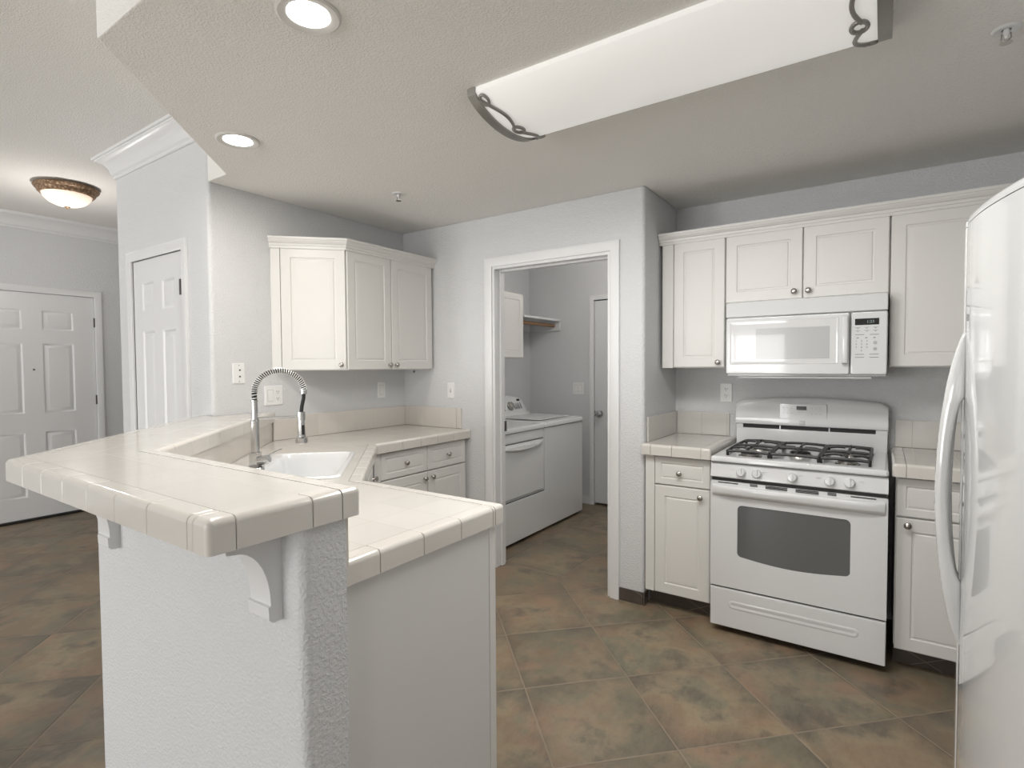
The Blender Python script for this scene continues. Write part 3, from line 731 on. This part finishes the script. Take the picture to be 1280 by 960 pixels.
dm = Matrix(((1, 0, 0, 0), (0, 0, 1, 0), (0, 1, 0, 0), (0, 0, 0, 1)))   # plan (x,y) -> (x,z)
m.prism(rounded_rect(.001, rw-.001, dz0, .776, .006), .0, .042, mtx=dm, holes=[warc(0)])
dr = m.build('oven_door', M_APP, e)
MB().prism(warc(-.001), .004, .010, mtx=dm).build('window', M_OVEN, dr)
# handle band across the door top, slots above it
m = MB(); hz = [(-.0, .700), (-.004, .701), (-.012, .706), (-.022, .712), (-.027, .722), (-.029, .738), (-.028, .750), (-.022, .756), (-.004, .758), (.0, .758)]
rings = []
for t in [0, .02, .06, .15, .3, .5, .7, .85, .94, .98, 1]:
    sc = min(1, math.sin(math.pi*min(max(t, .0), 1))*3.2+.05); rings.append([(.012+t*(rw-.024), y*(.35+.65*sc), z) for y, z in hz])
m.loops(rings); m.build('handle', M_APP, dr, smooth=60)
m = MB()
for c, wv in ((.085, .095), (.655, .095)): m.box(c-wv/2, c+wv/2, -.0015, .002, .7665, .7710)
for c, wv in ((.205, .035), (.535, .035)):
    for z in (.7635, .7705): m.box(c-wv/2, c+wv/2, -.0015, .002, z, z+.0042)
for c, wv in ((.305, .095), (.435, .095)):
    for z in (.7615, .767, .7725): m.box(c-wv/2, c+wv/2, -.0015, .002, z-.0012, z+.0024)
build_each(m, 'vent_slot', M_BLACK, dr)
# control panel + knobs
m = MB().loops([[(x, y, z) for y, z in ((.045, .793), (.004, .793), (.0, .797), (.010, .860), (.014, .866), (.045, .868))] for x in (.001, rw-.001)])
m.build('control_panel', M_APP, e)
tilt = math.atan(.010/.063)
for kx in (.1455, .2185, .3725, .5255, .6025):
    q = T(kx, .0045, .827) @ Matrix.Rotation(-tilt, 4, 'X') @ FACE
    kb = MB().lathe([(.0235, 0), (.0235, .003), (.021, .005), (.0195, .018), (.017, .021), (0, .022)], q, 28).build('burner_knob', M_APP, e)
    MB().box(-.0045, .0045, -.018, .018, .020, .027, .002, mtx=q).build('grip', M_APP, kb)
m = MB(); m.mi = 0
for kx, o in ((.1455, -.04), (.2185, .035), (.3725, .036), (.5255, -.045), (.6025, .045)):
    for i in range(3): m.box(kx+o-.009+i*.007, kx+o-.005+i*.007, .0035, .0045, .838-.0005, .8395)
m.box(.407, .410, .0030, .0045, .8385, .8415)
build_each(m, 'printed_mark', M_LGREY, e)
# cooktop tray
m = MB(); 
prof = [(0, .871), (.0, .886), (.004, .895), (.012, .899), (.022, .899)]
def ctring(ins, z, r_=.012): return [(x, y, z) for x, y in rounded_rect(.0+ins, rw-ins, -.003+ins, .59-ins*.3, r_)]
m.loops([ctring(.004, .871), ctring(0, .876), ctring(0, .890), ctring(.004, .897), ctring(.012, .900), ctring(.060, .900, .02), ctring(.066, .892, .02), ctring(.08, .889, .02)])
m.build('cooktop', M_APP, e)
MB().box(.002, rw-.002, .002, .045, .8685, .8712).build('seam', M_GREY, e)
# burners
for bx_, by, rr in ((.16, .15, .045), (.16, .42, .036), (rw/2, .29, .05), (rw-.16, .15, .040), (rw-.16, .42, .036)):
    bo = MB().lathe([(rr+.012, .889), (rr+.010, .895), (rr, .897), (rr, .905), (0, .905)], T(bx_, by, 0)).build('burner', M_NICKEL, e)
    MB().lathe([(rr-.004, .905), (rr-.004, .911), (rr-.010, .914), (0, .914)], T(bx_, by, 0)).build('burner_cap', M_IRON, bo)
# grates
def grate(x0, x1, fing):
    g = MB(); zt = .928; y0, y1 = .055, .515; rr = .0078
    fr = [(x0, y0, zt-.006), (x1, y0, zt-.006), (x1, y1, zt-.006), (x0, y1, zt-.006)]
    def bar(a, b, r_=rr, arch=0):
        n = 8; a, b = Vector(a), Vector(b)
        g.tube([a+(b-a)*i/n+Vector((0, 0, arch*math.sin(math.pi*i/n))) for i in range(n+1)], r_, 6)
    for i in range(4): bar(fr[i], fr[(i+1) % 4], rr, .004)
    bar((x0, (y0+y1)/2, zt-.004), (x1, (y0+y1)/2, zt-.004), rr, .004)
    for (cx, cy) in fing:
        for a in (0, 90, 180, 270):
            dx, dy = math.cos(R(a)), math.sin(R(a))
            ex = cx+dx*(x1-cx if dx > .5 else cx-x0 if dx < -.5 else 0); q = (y0+y1)/2
            if abs(dy) > .5:
                top = y1 if cy > q+.01 else (q if cy < q-.01 else y1); bot = y0 if cy < q-.01 else (q if cy > q+.01 else y0)
                ey = top if dy > 0 else bot
            else: ey = cy
            bar((cx+dx*.022, cy+dy*.022, zt+.004), (ex, ey, zt-.004), .0072, .005)
    for (px, py) in ((x0, y0), (x1, y0), (x0, y1), (x1, y1)): g.tube([(px, py, zt), (px, py, .891)], .007, 6)
    return g.build('grate', M_IRON, e)
grate(.070, .262, [(.16, .15), (.16, .42)]); grate(.272, .475, [(rw/2, .29)]); grate(.485, .677, [(rw-.16, .15), (rw-.16, .42)])
# backguard
gy0, gy1 = .565, RB-RF
bxp(.004, rw-.004, gy0, gy1, .872, .992, name='backguard_base', bev=.003)
MB().box(.01, rw-.01, gy0+.012, gy1, .990, 1.022).build('exhaust_slot', M_BLACK, e)
build_each(MB().box(.004, .040, gy0+.002, gy1, .992, 1.014).box(rw-.055, rw-.004, gy0+.002, gy1, .992, 1.014).box(.235, .241, gy0+.006, gy1, .992, 1.014).box(.478, .484, gy0+.006, gy1, .992, 1.014), 'slot_bracket', M_APP, e)
m = MB(); rings = []
for i in range(25):
    t = i/24; x = .002+t*(rw-.004); arc = .023*math.sin(math.pi*t)
    en = min(1, min(t, 1-t)/.03); rd = .016*(1-math.sqrt(max(0, 1-(1-en)**2)))
    zt = 1.152+arc-rd; zb = 1.013
    rings.append([(x, y, z) for y, z in ((gy1, zb), (gy0+.004, zb), (gy0-.006, zb+.004), (gy0-.010, zb+.02), (gy0-.004, zb+.055), (gy0+.006, zt-.030), (gy0+.014, zt-.010), (gy0+.026, zt), (gy1, zt))])
bg = m.loops(rings).build('backguard', M_APP, e, smooth=50)
m = MB(); yb = gy0-.008
ctl = MB().panel(.236, .470, 1.055, 1.140, [(0, yb+.012), (0, yb+.004), (.002, yb+.002), (.004, yb+.002)], rad=.008).build('control_overlay', M_APP, bg)
MB().box(.322, .372, yb+.0005, yb+.003, 1.106, 1.127).build('clock_display', M_DISP, ctl)
m = MB()
for x in (.256, .276, .296, .398, .418, .438):
    for z in (1.085, 1.115): m.box(x-.0035, x+.0035, yb+.0008, yb+.0025, z, z+.0025); 
build_each(m, 'button_print', M_LGREY, ctl)
m = MB().box(.339, .364, gy0-.0125, gy0-.006, 1.025, 1.047, .0005); badge = m.build('badge', M_LGREY, bg)
MB().box(.342, .345, gy0-.0135, gy0-.012, 1.028, 1.044).box(.347, .361, gy0-.0135, gy0-.012, 1.040, 1.043).box(.347, .361, gy0-.0135, gy0-.012, 1.034, 1.037).box(.347, .361, gy0-.0135, gy0-.012, 1.028, 1.031).build('badge_mark', M_PLATE, badge)

# ================================================================ microwave
MX0, MX1, MF = -.7055, .0145, 3.08; mw = MX1-MX0
e = thing('microwave_oven', 'white over-the-range microwave mounted under the short wall cabinet', 'microwave', (MX0, MF, 0))
bxp(.004, mw-.004, .03, RW-MF-.002, 1.300, 1.6955, name='housing', parent=e, bev=.003)
m = MB().panel(.0, mw, 1.613, 1.690, [(0, .05), (0, .004), (.003, 0), (.006, 0)], rad=.004); v = m.build('vent_grille', M_APP, e)
m = MB()
for i in range(6): m.box(.05+i*.11, .065+i*.11, .006, .012, 1.6895, 1.6915)
m.build('louver_mark', M_LGREY, v)
m = MB().panel(.0, .5695, 1.309, 1.610, [(0, .045), (0, .008), (.004, .001), (.008, 0), (.02, 0)], rad=.010)
dr = m.build('microwave_door', M_APP, e)
MB().panel(.020, .523, 1.362, 1.590, [(0, -.0001), (.0015, -.002), (.004, -.002), (.006, -.001), (.02, -.001)], rad=.006).build('door_glass', mat('microwave_door_glass', (.70, .70, .70), .07, coat=.5), dr)
MB().panel(.10+.05, .486, 1.389, 1.548, [(0, -.0008), (.001, -.0018)], rad=.004).build('window', M_MWIN, dr)
m = MB(); rings = []
for t, yy in ((0, .0), (0.0, -.020), (.03, -.030), (.5, -.034), (.97, -.030), (1, -.020), (1, 0)):
    z = 1.362+t*(1.592-1.362); rings.append([(.540, yy*.6-.0, z), (.540, yy-.0, z), (.545, yy-.003, z), (.557, yy-.003, z), (.562, yy, z), (.562, yy*.6, z)])
m.loops(rings).build('handle', M_APP, dr, smooth=50)
m = MB().panel(.572, mw, 1.309, 1.610, [(0, .045), (0, .008), (.004, .001), (.008, 0), (.02, 0)], rad=.010)
cp = m.build('control_panel', M_APP, e)
d = MB().box(.590, .686, -.0012, .001, 1.546, 1.5765).build('display', M_DISP, cp)
m = MB(); text_into(m, '1:23', .018, .652, -.0014, 1.561); m.build('display_digits', M_LED, d)
m = MB()
for z in (1.534, 1.520):
    for x in (.602, .638, .672): m.box(x-.011, x+.011, -.0006, .0006, z, z+.0012).box(x-.004, x+.004, -.0006, .0006, z-.0045, z-.0025)
for z, ws in ((1.500, (.610, .668)), (1.4065, (.610, .668)), (1.392, (.610, .668))):
    for x in ws:
        m.box(x-.018, x+.018, -.0006, .0006, z-.0012, z+.0012)
for x in (.602, .636, .668): m.box(x-.004, x+.004, -.0006, .0006, 1.483, 1.487)
m.build('keypad_print', M_DGREY, cp)
m = MB()
for i, t in enumerate('123456789'): text_into(m, t, .012, .596+(i % 3)*.0215, -.0006, 1.470-(i//3)*.0155)
text_into(m, '0', .012, .6175, -.0006, 1.4235)
m.build('keypad_digits', M_DGREY, cp)
for z in (1.461, 1.432): MB().lathe([(.008, 0), (.008, .0015), (.006, .002), (0, .002)], T(.671, 0, z) @ FACE).build('round_button', M_LGREY, cp)
MB().box(.06, mw-.06, .03, RW-MF-.04, 1.288, 1.300, .004).build('underside_vent', M_APP, e)

# ================================================================ refrigerator
FY0, FY1 = 1.42, 2.34; FM = 1.885; FTOP = 1.722
def bow(y): return .177+.46*(y-1.88)**2
e = thing('refrigerator', 'tall glossy white side-by-side refrigerator with bowed doors and curved handles', 'refrigerator', (.30, (FY0+FY1)/2, 0))
inv = Matrix.Translation((-.30, -(FY0+FY1)/2, 0))
place(MB().box(.30, 1.02, FY0+.01, FY1-.01, .02, FTOP-.01, .006).build('cabinet_body', M_FRIDGE, e), inv)
def fdoor(y0, y1):
    n = 22; pts = []
    ys = [y0+(y1-y0)*i/n for i in range(n+1)]
    def xx(y):
        en = min(y-y0, y1-y); q = .014
        return bow(y)+(q-math.sqrt(max(0, q*q-(q-min(en, q))**2)) if en < q else 0)
    ys = sorted(set(ys+[y0+v for v in (.001, .003, .006, .010)]+[y1-v for v in (.001, .003, .006, .010)]))
    pts = [(xx(y), y) for y in ys]+[(.298, y1), (.298, y0)]
    m = MB(); m.prism(pts, .09, FTOP)
    d = place(m.build('fridge_door', M_FRIDGE, e, smooth=40), inv)
    # rounded cap strip on the top edge
    rings = []
    for off, z in ((.0, FTOP+.0025), (.0, FTOP+.014), (.004, FTOP+.022), (.012, FTOP+.028), (.030, FTOP+.031)):
        rings.append([(min(p[0]+off, .298), p[1], z) for p in pts])
    place(MB().loops(rings).build('top_cap', M_FRIDGE, d, smooth=60), inv)
    return d
def fhandle(yc, tip, par):
    z0, z1 = .607, 1.440; n = 40; rings = []; base = bow(yc)
    for i in range(n+1):
        t = i/n; z = z0+(z1-z0)*t
        s_ = math.sin(math.pi*t); prot = (base-tip)*s_**.62
        inner = 0 if (t < .135 or t > .905) else 1
        # gap behind the grip: lens shaped
        g0, g1 = .20, .80
        gap = 0
        if g0 < t < g1: gap = (math.sin(math.pi*(t-g0)/(g1-g0))**.55)*(base-tip-.024)
        xo = base-prot; xi_ = base+.003-max(gap, 0)
        hw = .006+.010*min(1, s_*2.0)
        xo = min(xo, xi_-.004)
        mid = (xo+xi_)/2; hd = (xi_-xo)/2
        rings.append([(mid+hd*c_*(abs(c_)**-.2 if abs(c_) > .01 else 1), yc+hw*s2*(abs(s2)**-.2 if abs(s2) > .01 else 1), z) for c_, s2 in ((math.cos(2*math.pi*k/16), math.sin(2*math.pi*k/16)) for k in range(16))])
    return place(MB().loops(rings).build('handle', M_FRIDGE, par, smooth=60), inv)
d = fdoor(FY0, FM-.003); fhandle(FM-.026, .1195, d)
d = fdoor(FM+.003, FY1); fhandle(FM+.028, .134, d)
place(MB().box(.262, .33, FY0+.03, FY1-.03, .012, .085, .004).build('toe_grille', mat('fridge_grille', (.62, .62, .62), .4), e), inv)
place(MB().box(.20, .30, FM-.003, FM+.003, .10, FTOP-.004).build('door_gasket', mat('door_gasket', (.30, .30, .31), .6), e), inv)

# ================================================================ laundry room
DX = -2.285
def machine(name, label, y0, y1): return thing(name, label, name.replace('_', ' '), (DX, y0, 0), R(90))
wd = .655
e = machine('clothes_dryer', 'white clothes dryer with curved pull handle nearest the laundry doorway', 3.145, 3.800)
MB().box(0, wd, .004, .70, .025, .852, .004).build('body', M_APPM, e)
MB().loops([[(x, y, z) for x, y in rounded_rect(-.001+i, wd+.001-i, -.006+i, .70, .012)] for i, z in ((0, .857), (-.002, .862), (-.002, .880), (.004, .893), (.018, .897))]).build('top', M_APPM, e)
MB().box(.002, wd-.002, .002, .02, .852, .857).build('seam', M_GREY, e)
m = MB().panel(.018, wd-.022, .365, .772, [(0, .004), (0, -.008), (.003, -.011), (.02, -.011)], rad=.01); dr = m.build('dryer_door', M_APPM, e)
m = MB(); rings = []
for i in range(21):
    t = i/20; x = .03+t*(wd-.07); dip = .045*math.sin(math.pi*t)**.8
    rings.append([(x, -.010, .758), (x, -.010-.028*math.sin(math.pi*t)**.5, .756), (x, -.012-.030*math.sin(math.pi*t)**.5, .750-dip*.5), (x, -.010, .748-dip)])
m.loops(rings).build('handle', M_APPM, dr, smooth=60)
build_each(MB().box(.02, wd-.024, -.006, .01, .774, .780).box(.004, wd-.004, -.002, .01, .340, .345), 'seam', M_GREY, e)
MB().panel(.002, wd-.002, .03, .338, [(0, .006), (0, -.006), (.003, -.009), (.02, -.009)], rad=.006).build('lower_panel', M_APPM, e)
MB().loops([[(x, y, z) for y, z in ((.70, .897), (.585, .897), (.60, .93), (.645, 1.06), (.66, 1.075), (.70, 1.075))] for x in (.01, wd-.01)]).build('console', M_APPM, e)
for x in (.04, wd-.04):
    for y in (.05, .65): MB().lathe([(.018, 0), (.018, .025)], T(x, y, 0)).build('foot', M_BLACK, e)
e = machine('washing_machine', 'white top-load washing machine with plain front at the far end', 3.806, 4.492)
ww = 4.485-3.806
MB().box(0, ww, .0, .70, .025, .852, .006).build('body', M_APPM, e)
MB().loops([[(x, y, z) for x, y in rounded_rect(-.001+i, ww+.001-i, -.008+i, .70, .02)] for i, z in ((0, .857), (-.002, .862), (-.002, .878), (.006, .893), (.022, .898))]).build('top', M_APPM, e)
MB().box(.002, ww-.002, .002, .02, .852, .857).build('seam', M_GREY, e)
MB().panel(.07, ww-.07, .0, .40, [(0, 0), (.004, .004), (.02, .005)], rad=.03, mtx=Matrix(((1, 0, 0, 0), (0, 0, 1, .09), (0, -1, 0, .905), (0, 0, 0, 1))) @ Matrix.Scale(-1, 4, (0, 1, 0))).build('lid', M_APPM, e)
m = MB(); rings = []
for i in range(17):
    t = i/16; x = .01+t*(ww-.02); en = min(1, min(t, 1-t)/.10); zt = 1.03+.055*math.sin(math.pi*t)-.05*(1-math.sin(en*math.pi/2))
    rings.append([(x, .70, .897), (x, .565, .897), (x, .573, .915), (x, .625, zt-.012), (x, .64, zt), (x, .70, zt)])
cn = m.loops(rings).build('console', M_APPM, e, smooth=50)
cm = T(ww/2, .600, .985) @ Matrix.Rotation(R(-27), 4, 'X')
MB().lathe([(.040, 0), (.040, .004), (.032, .007), (.030, .026), (.024, .030), (0, .030)], cm @ T(.03, -.006, 0) @ FACE, 24).build('dial', M_NICKEL, cn)
MB().lathe([(.046, 0), (.046, .003), (0, .003)], cm @ T(.03, -.003, 0) @ FACE, 24).build('dial_ring', M_DGREY, cn)
m = MB()
for x in (.10, .125, .150, .175, .21): m.box(x-.003, x+.003, -.006, .002, -.035, .025, mtx=cm)
m.box(-.075, -.071, -.006, .002, -.045, .045, mtx=cm)
build_each(m, 'cycle_print', M_DGREY, cn)
MB().box(.165, .215, -.010, .002, .042, .062, mtx=cm).build('display', M_DISP, cn)
for x in (.04, ww-.04):
    for y in (.05, .65): MB().lathe([(.018, 0), (.018, .025)], T(x, y, 0)).build('foot', M_BLACK, e)
cabinet('laundry_cabinet', 'white wall cabinet above the washer and dryer', 'cabinet', (-2.70, 3.40, 0), R(90), .735, .34, 1.432, 2.008,
        [('door', .002, .36, 1.434, 2.006), ('door', .364, .733, 1.434, 2.006)])
e = thing('closet_shelf', 'white laundry shelf with wooden hanging rod beside the wall cabinet', 'shelf', (LLX, 4.14, 0))
MB().box(.0, .37, 0, LFY-4.14-.0, 1.806, 1.826, .002).build('shelf_board', M_TRIM, e)
MB().box(0, .37, LFY-4.14-.02, LFY-4.14-.001, 1.715, 1.805, .002).box(.0, .02, 0, LFY-4.14-.021, 1.715, 1.805, .002).build('cleat', M_TRIM, e)
MB().tube([(.30, .0, 1.765), (.30, LFY-4.14-.02, 1.765)], .017, 14).build('hanging_rod', M_WOOD, e)

# ================================================================ plates
def plate(name, label, cat, loc, rz, w, h, kind, group=None):
    e = thing(name, label, cat, loc, rz, group)
    MB().panel(-w/2, w/2, -h/2, h/2, [(0, 0), (0, -.003), (.003, -.006), (.006, -.006)], rad=.004).build('cover_plate', M_PLATE, e)
    def duplex(cx):
        f = MB()
        for cz in (-.020, .020): f.panel(cx-.017, cx+.017, cz-.014, cz+.014, [(0, -.0058), (0, -.0075), (.001, -.008)], rad=.009)
        o = f.build('receptacle', M_PLATE, e); s_ = MB()
        for cz in (-.020, .020):
            s_.box(cx-.0075, cx-.0050, -.0086, -.0078, cz-.001, cz+.008).box(cx+.0050, cx+.0075, -.0086, -.0078, cz-.001, cz+.007).box(cx-.002, cx+.002, -.0086, -.0078, cz-.009, cz-.005)
        s_.build('slot', M_SLOT, o)
    def rocker(cx):
        MB().loops([[(cx-.0165, y, z) for y, z in pr] for pr in [[(-.005, -.033), (-.008, -.033), (-.0095, 0), (-.0065, .033), (-.005, .033)]]]+[[(cx+.0165, y, z) for y, z in ((-.005, -.033), (-.008, -.033), (-.0095, 0), (-.0065, .033), (-.005, .033))]]).build('rocker', M_PLATE, e)
        MB().box(cx-.0185, cx+.0185, -.0063, -.0055, -.035, .035).build('rocker_frame', M_LGREY, e)
    if kind == 'duplex': duplex(0)
    elif kind == 'rocker': rocker(0)
    elif kind == 'combo': rocker(-.023); duplex(.023)
    elif kind == 'double': rocker(-.023); rocker(.023)
    elif kind == 'jacks':
        s_ = MB()
        for cz in (-.018, .018): s_.lathe([(.0045, 0), (.0045, .004), (0, .004)], T(.004, -.0055, cz) @ FACE)
        s_.build('jack', M_SLOT, e)
        s_ = MB()
        for cz in (-.045, .045): s_.lathe([(.0025, 0), (.0025, .002), (0, .002)], T(0, -.0055, cz) @ FACE)
        s_.build('screw', M_DGREY, e)
    elif kind == 'toggle':
        MB().box(-.004, .004, -.016, -.005, -.004, .012, .002).build('toggle', M_PLATE, e)
        MB().box(-.006, .006, -.0064, -.0055, -.014, .014).build('toggle_slot', M_LGREY, e)
    return e
plate('wall_outlet', 'small white jack plate on the left wall, leftmost of its plates', 'outlet', (LW, 1.646, 1.328), R(90), .070, .115, 'jacks')
plate('wall_outlet', 'wide white switch and outlet plate behind the faucet', 'outlet', (LW, 1.855, 1.194), R(90), .117, .115, 'combo')
plate('wall_outlet', 'white outlet on the left wall beneath the two-door wall cabinet', 'outlet', (LW, 2.692, 1.194), R(90), .070, .115, 'rocker')
plate('light_switch', 'white switch plate on the wall beside the laundry doorway', 'switch', (-2.525, DW, 1.190), 0, .062, .112, 'toggle')
plate('wall_outlet', 'white duplex outlet on the range wall under the wall cabinet', 'outlet', (-.793, RW, 1.190), 0, .070, .115, 'duplex')
plate('light_switch', 'white double switch plate inside the laundry room', 'switch', (-2.492, LFY, 1.136), 0, .117, .115, 'double')
MB_ = MB().lathe([(.006, 0), (.006, .012), (0, .014)], T(-2.88, 2.917, 1.33) @ Matrix.Rotation(R(180), 4, 'X'))
tag(MB_.build('door_bumper', M_DGREY), 'tiny dark screw end below the corner wall cabinet', 'screw')

# ================================================================ ceiling fixtures
def downlight(x, y, label):
    e = thing('recessed_light', label, 'ceiling light', (x, y, KC), 0, 'recessed ceiling lights')
    MB().lathe([(.088, .0), (.088, -.004), (.082, -.008), (.068, -.006), (.060, -.003), (.060, .0)], n=36).build('trim_ring', M_DTRIM, e)
    MB().lathe([(.058, -.001), (.058, -.0035), (.02, -.0045), (0, -.0045)], n=36).build('lens', M_CAN, e)
downlight(-1.345, .965, 'round recessed light nearest the top edge of the picture')
downlight(-2.335, 1.308, 'round recessed light near the dropped ceiling corner above the bar')
def sprinkler(x, y, label):
    e = thing('fire_sprinkler', label, 'sprinkler', (x, y, KC), 0)
    MB().lathe([(.036, 0), (.036, -.003), (.030, -.007), (.012, -.004), (.012, 0)]).build('escutcheon', M_TRIM, e)
    MB().lathe([(.008, 0), (.008, -.018), (.005, -.020), (.004, -.03), (0, -.03)]).build('nozzle', M_TRIM, e)
    MB().tube([(.010, 0, -.014), (.011, 0, -.028), (.0, 0, -.040)], .0022, 6).tube([(-.010, 0, -.014), (-.011, 0, -.028), (0, 0, -.040)], .0022, 6).build('frame_arm', M_NICKEL, e)
    m = MB().lathe([(.006, -.040), (.015, -.0405), (.015, -.042), (.003, -.043)])
    m.build('deflector', M_NICKEL, e)
sprinkler(-2.306, 2.229, 'small white fire sprinkler on the ceiling near the far left corner')
sprinkler(.287, 2.187, 'white fire sprinkler on the ceiling above the refrigerator')

def lamp_light(name, x, y, z, power, color, kind='POINT', sx=.1, sy=.1, parent=None):
    l = bpy.data.lights.new(name, kind); l.energy = power; l.color = color
    if kind == 'AREA': l.shape = 'RECTANGLE'; l.size = sx; l.size_y = sy
    else: l.shadow_soft_size = sx
    o = bpy.data.objects.new(name, l); COL.objects.link(o); o.location = (x, y, z)
    if parent is not None: o.parent = parent
# linear cloud fixture
LX0, LX1, LY0, LY1 = -1.243, .008, 1.548, 1.982
e = thing('ceiling_light_fixture', 'long white diffuser ceiling light with scrolled pewter end brackets', 'ceiling light', ((LX0+LX1)/2, (LY0+LY1)/2, KC))
hx_, hy_ = (LX1-LX0)/2, (LY1-LY0)/2
def dz(y, dep=.078): return -.018-(dep-.018)*(1-(y/hy_)**2)**.8
ys = [-hy_+2*hy_*i/24 for i in range(25)]
sec = [(y, dz(y)) for y in ys]+[(hy_, -.0005), (-hy_, -.0005)]
MB().loops([[(x, y, z) for y, z in sec] for x in (-hx_+.01, hx_-.01)]).build('diffuser', M_DIFF, e, smooth=50)
for sx in (-1, 1):
    xa, xb = sx*(hx_-.034), sx*hx_
    o1 = [(y*1.012, dz(y)-.008) for y in ys]+[(hy_+.006, -.0008), (-hy_-.006, -.0008)]
    br = MB().loops([[(x, y, z) for y, z in o1] for x in (xa, xb)]).build('end_cap', M_PEWTER, e, smooth=40)
    m = MB()
    def on_(u, y): return (sx*(hx_-.034-u), y, dz(max(-hy_, min(hy_, y)))-.006)
    # two bowed wires from the end cap meeting at a centre ring, ring at either side
    for sgn in (-1, 1):
        m.tube([on_(.034*(1-t)+.004*t+.034*math.sin(math.pi*t), sgn*(.020+t*(hy_-.040))) for t in [i/16 for i in range(17)]], .0062, 8)
        m.tube([on_(.020+.015*math.cos(a), sgn*(hy_-.026)+.019*math.sin(a)) for a in [2*math.pi*i/16 for i in range(16)]], .0058, 8, closed=True)
    m.tube([on_(.040+.019*math.cos(a), .027*math.sin(a)) for a in [2*math.pi*i/18 for i in range(18)]], .0062, 8, closed=True)
    m.build('scroll', M_PEWTER, e, smooth=60)

# entry hall dome light
e = thing('entry_dome_light', 'round flush ceiling light with bronze rim and alabaster bowl by the entry', 'ceiling light', (-5.02, 1.50, HC))
MB().lathe([(.145, 0), (.150, -.006), (.192, -.012), (.198, -.022), (.190, -.034), (.180, -.040), (.172, -.060), (.160, -.072), (.150, -.070), (.150, -.03)], n=48).build('rim', M_BRASS, e)
MB().lathe([(.152, -.060), (.150, -.072), (.138, -.098), (.112, -.124), (.075, -.143), (.03, -.153), (0, -.154)], n=48).build('glass_bowl', M_ALAB, e)
MB().lathe([(.018, -.150), (.018, -.158), (.010, -.164), (.006, -.172), (0, -.174)], n=20).build('finial', M_BRASS, e)

# light given off by the lamps themselves
lamp_light('fixture_light', (LX0+LX1)/2, (LY0+LY1)/2, KC-.09, 17, (1, .985, .96), 'AREA', 1.15, .36)
lamp_light('downlight_light', -1.345, .965, KC-.012, 7, (1, .95, .88), 'AREA', .10, .10)
lamp_light('downlight_light', -2.335, 1.308, KC-.012, 7, (1, .95, .88), 'AREA', .10, .10)
lamp_light('entry_lamp_light', -5.02, 1.50, HC-.55, 9, (1, .96, .92), 'POINT', .08)
# unseen flush lamp, added to brighten the laundry room
e = thing('laundry_fill_fixture', 'unseen round white flush light added to brighten the laundry room', 'ceiling light', (-1.75, 3.9, 2.5))
MB().lathe([(.15, 0), (.15, -.02), (.14, -.025), (.10, -.06), (0, -.075)], n=32).build('glass_bowl', M_DIFF, e)
lamp_light('laundry_fill_light', -1.75, 3.9, 2.40, 15, (1, .96, .92), 'POINT', .12)
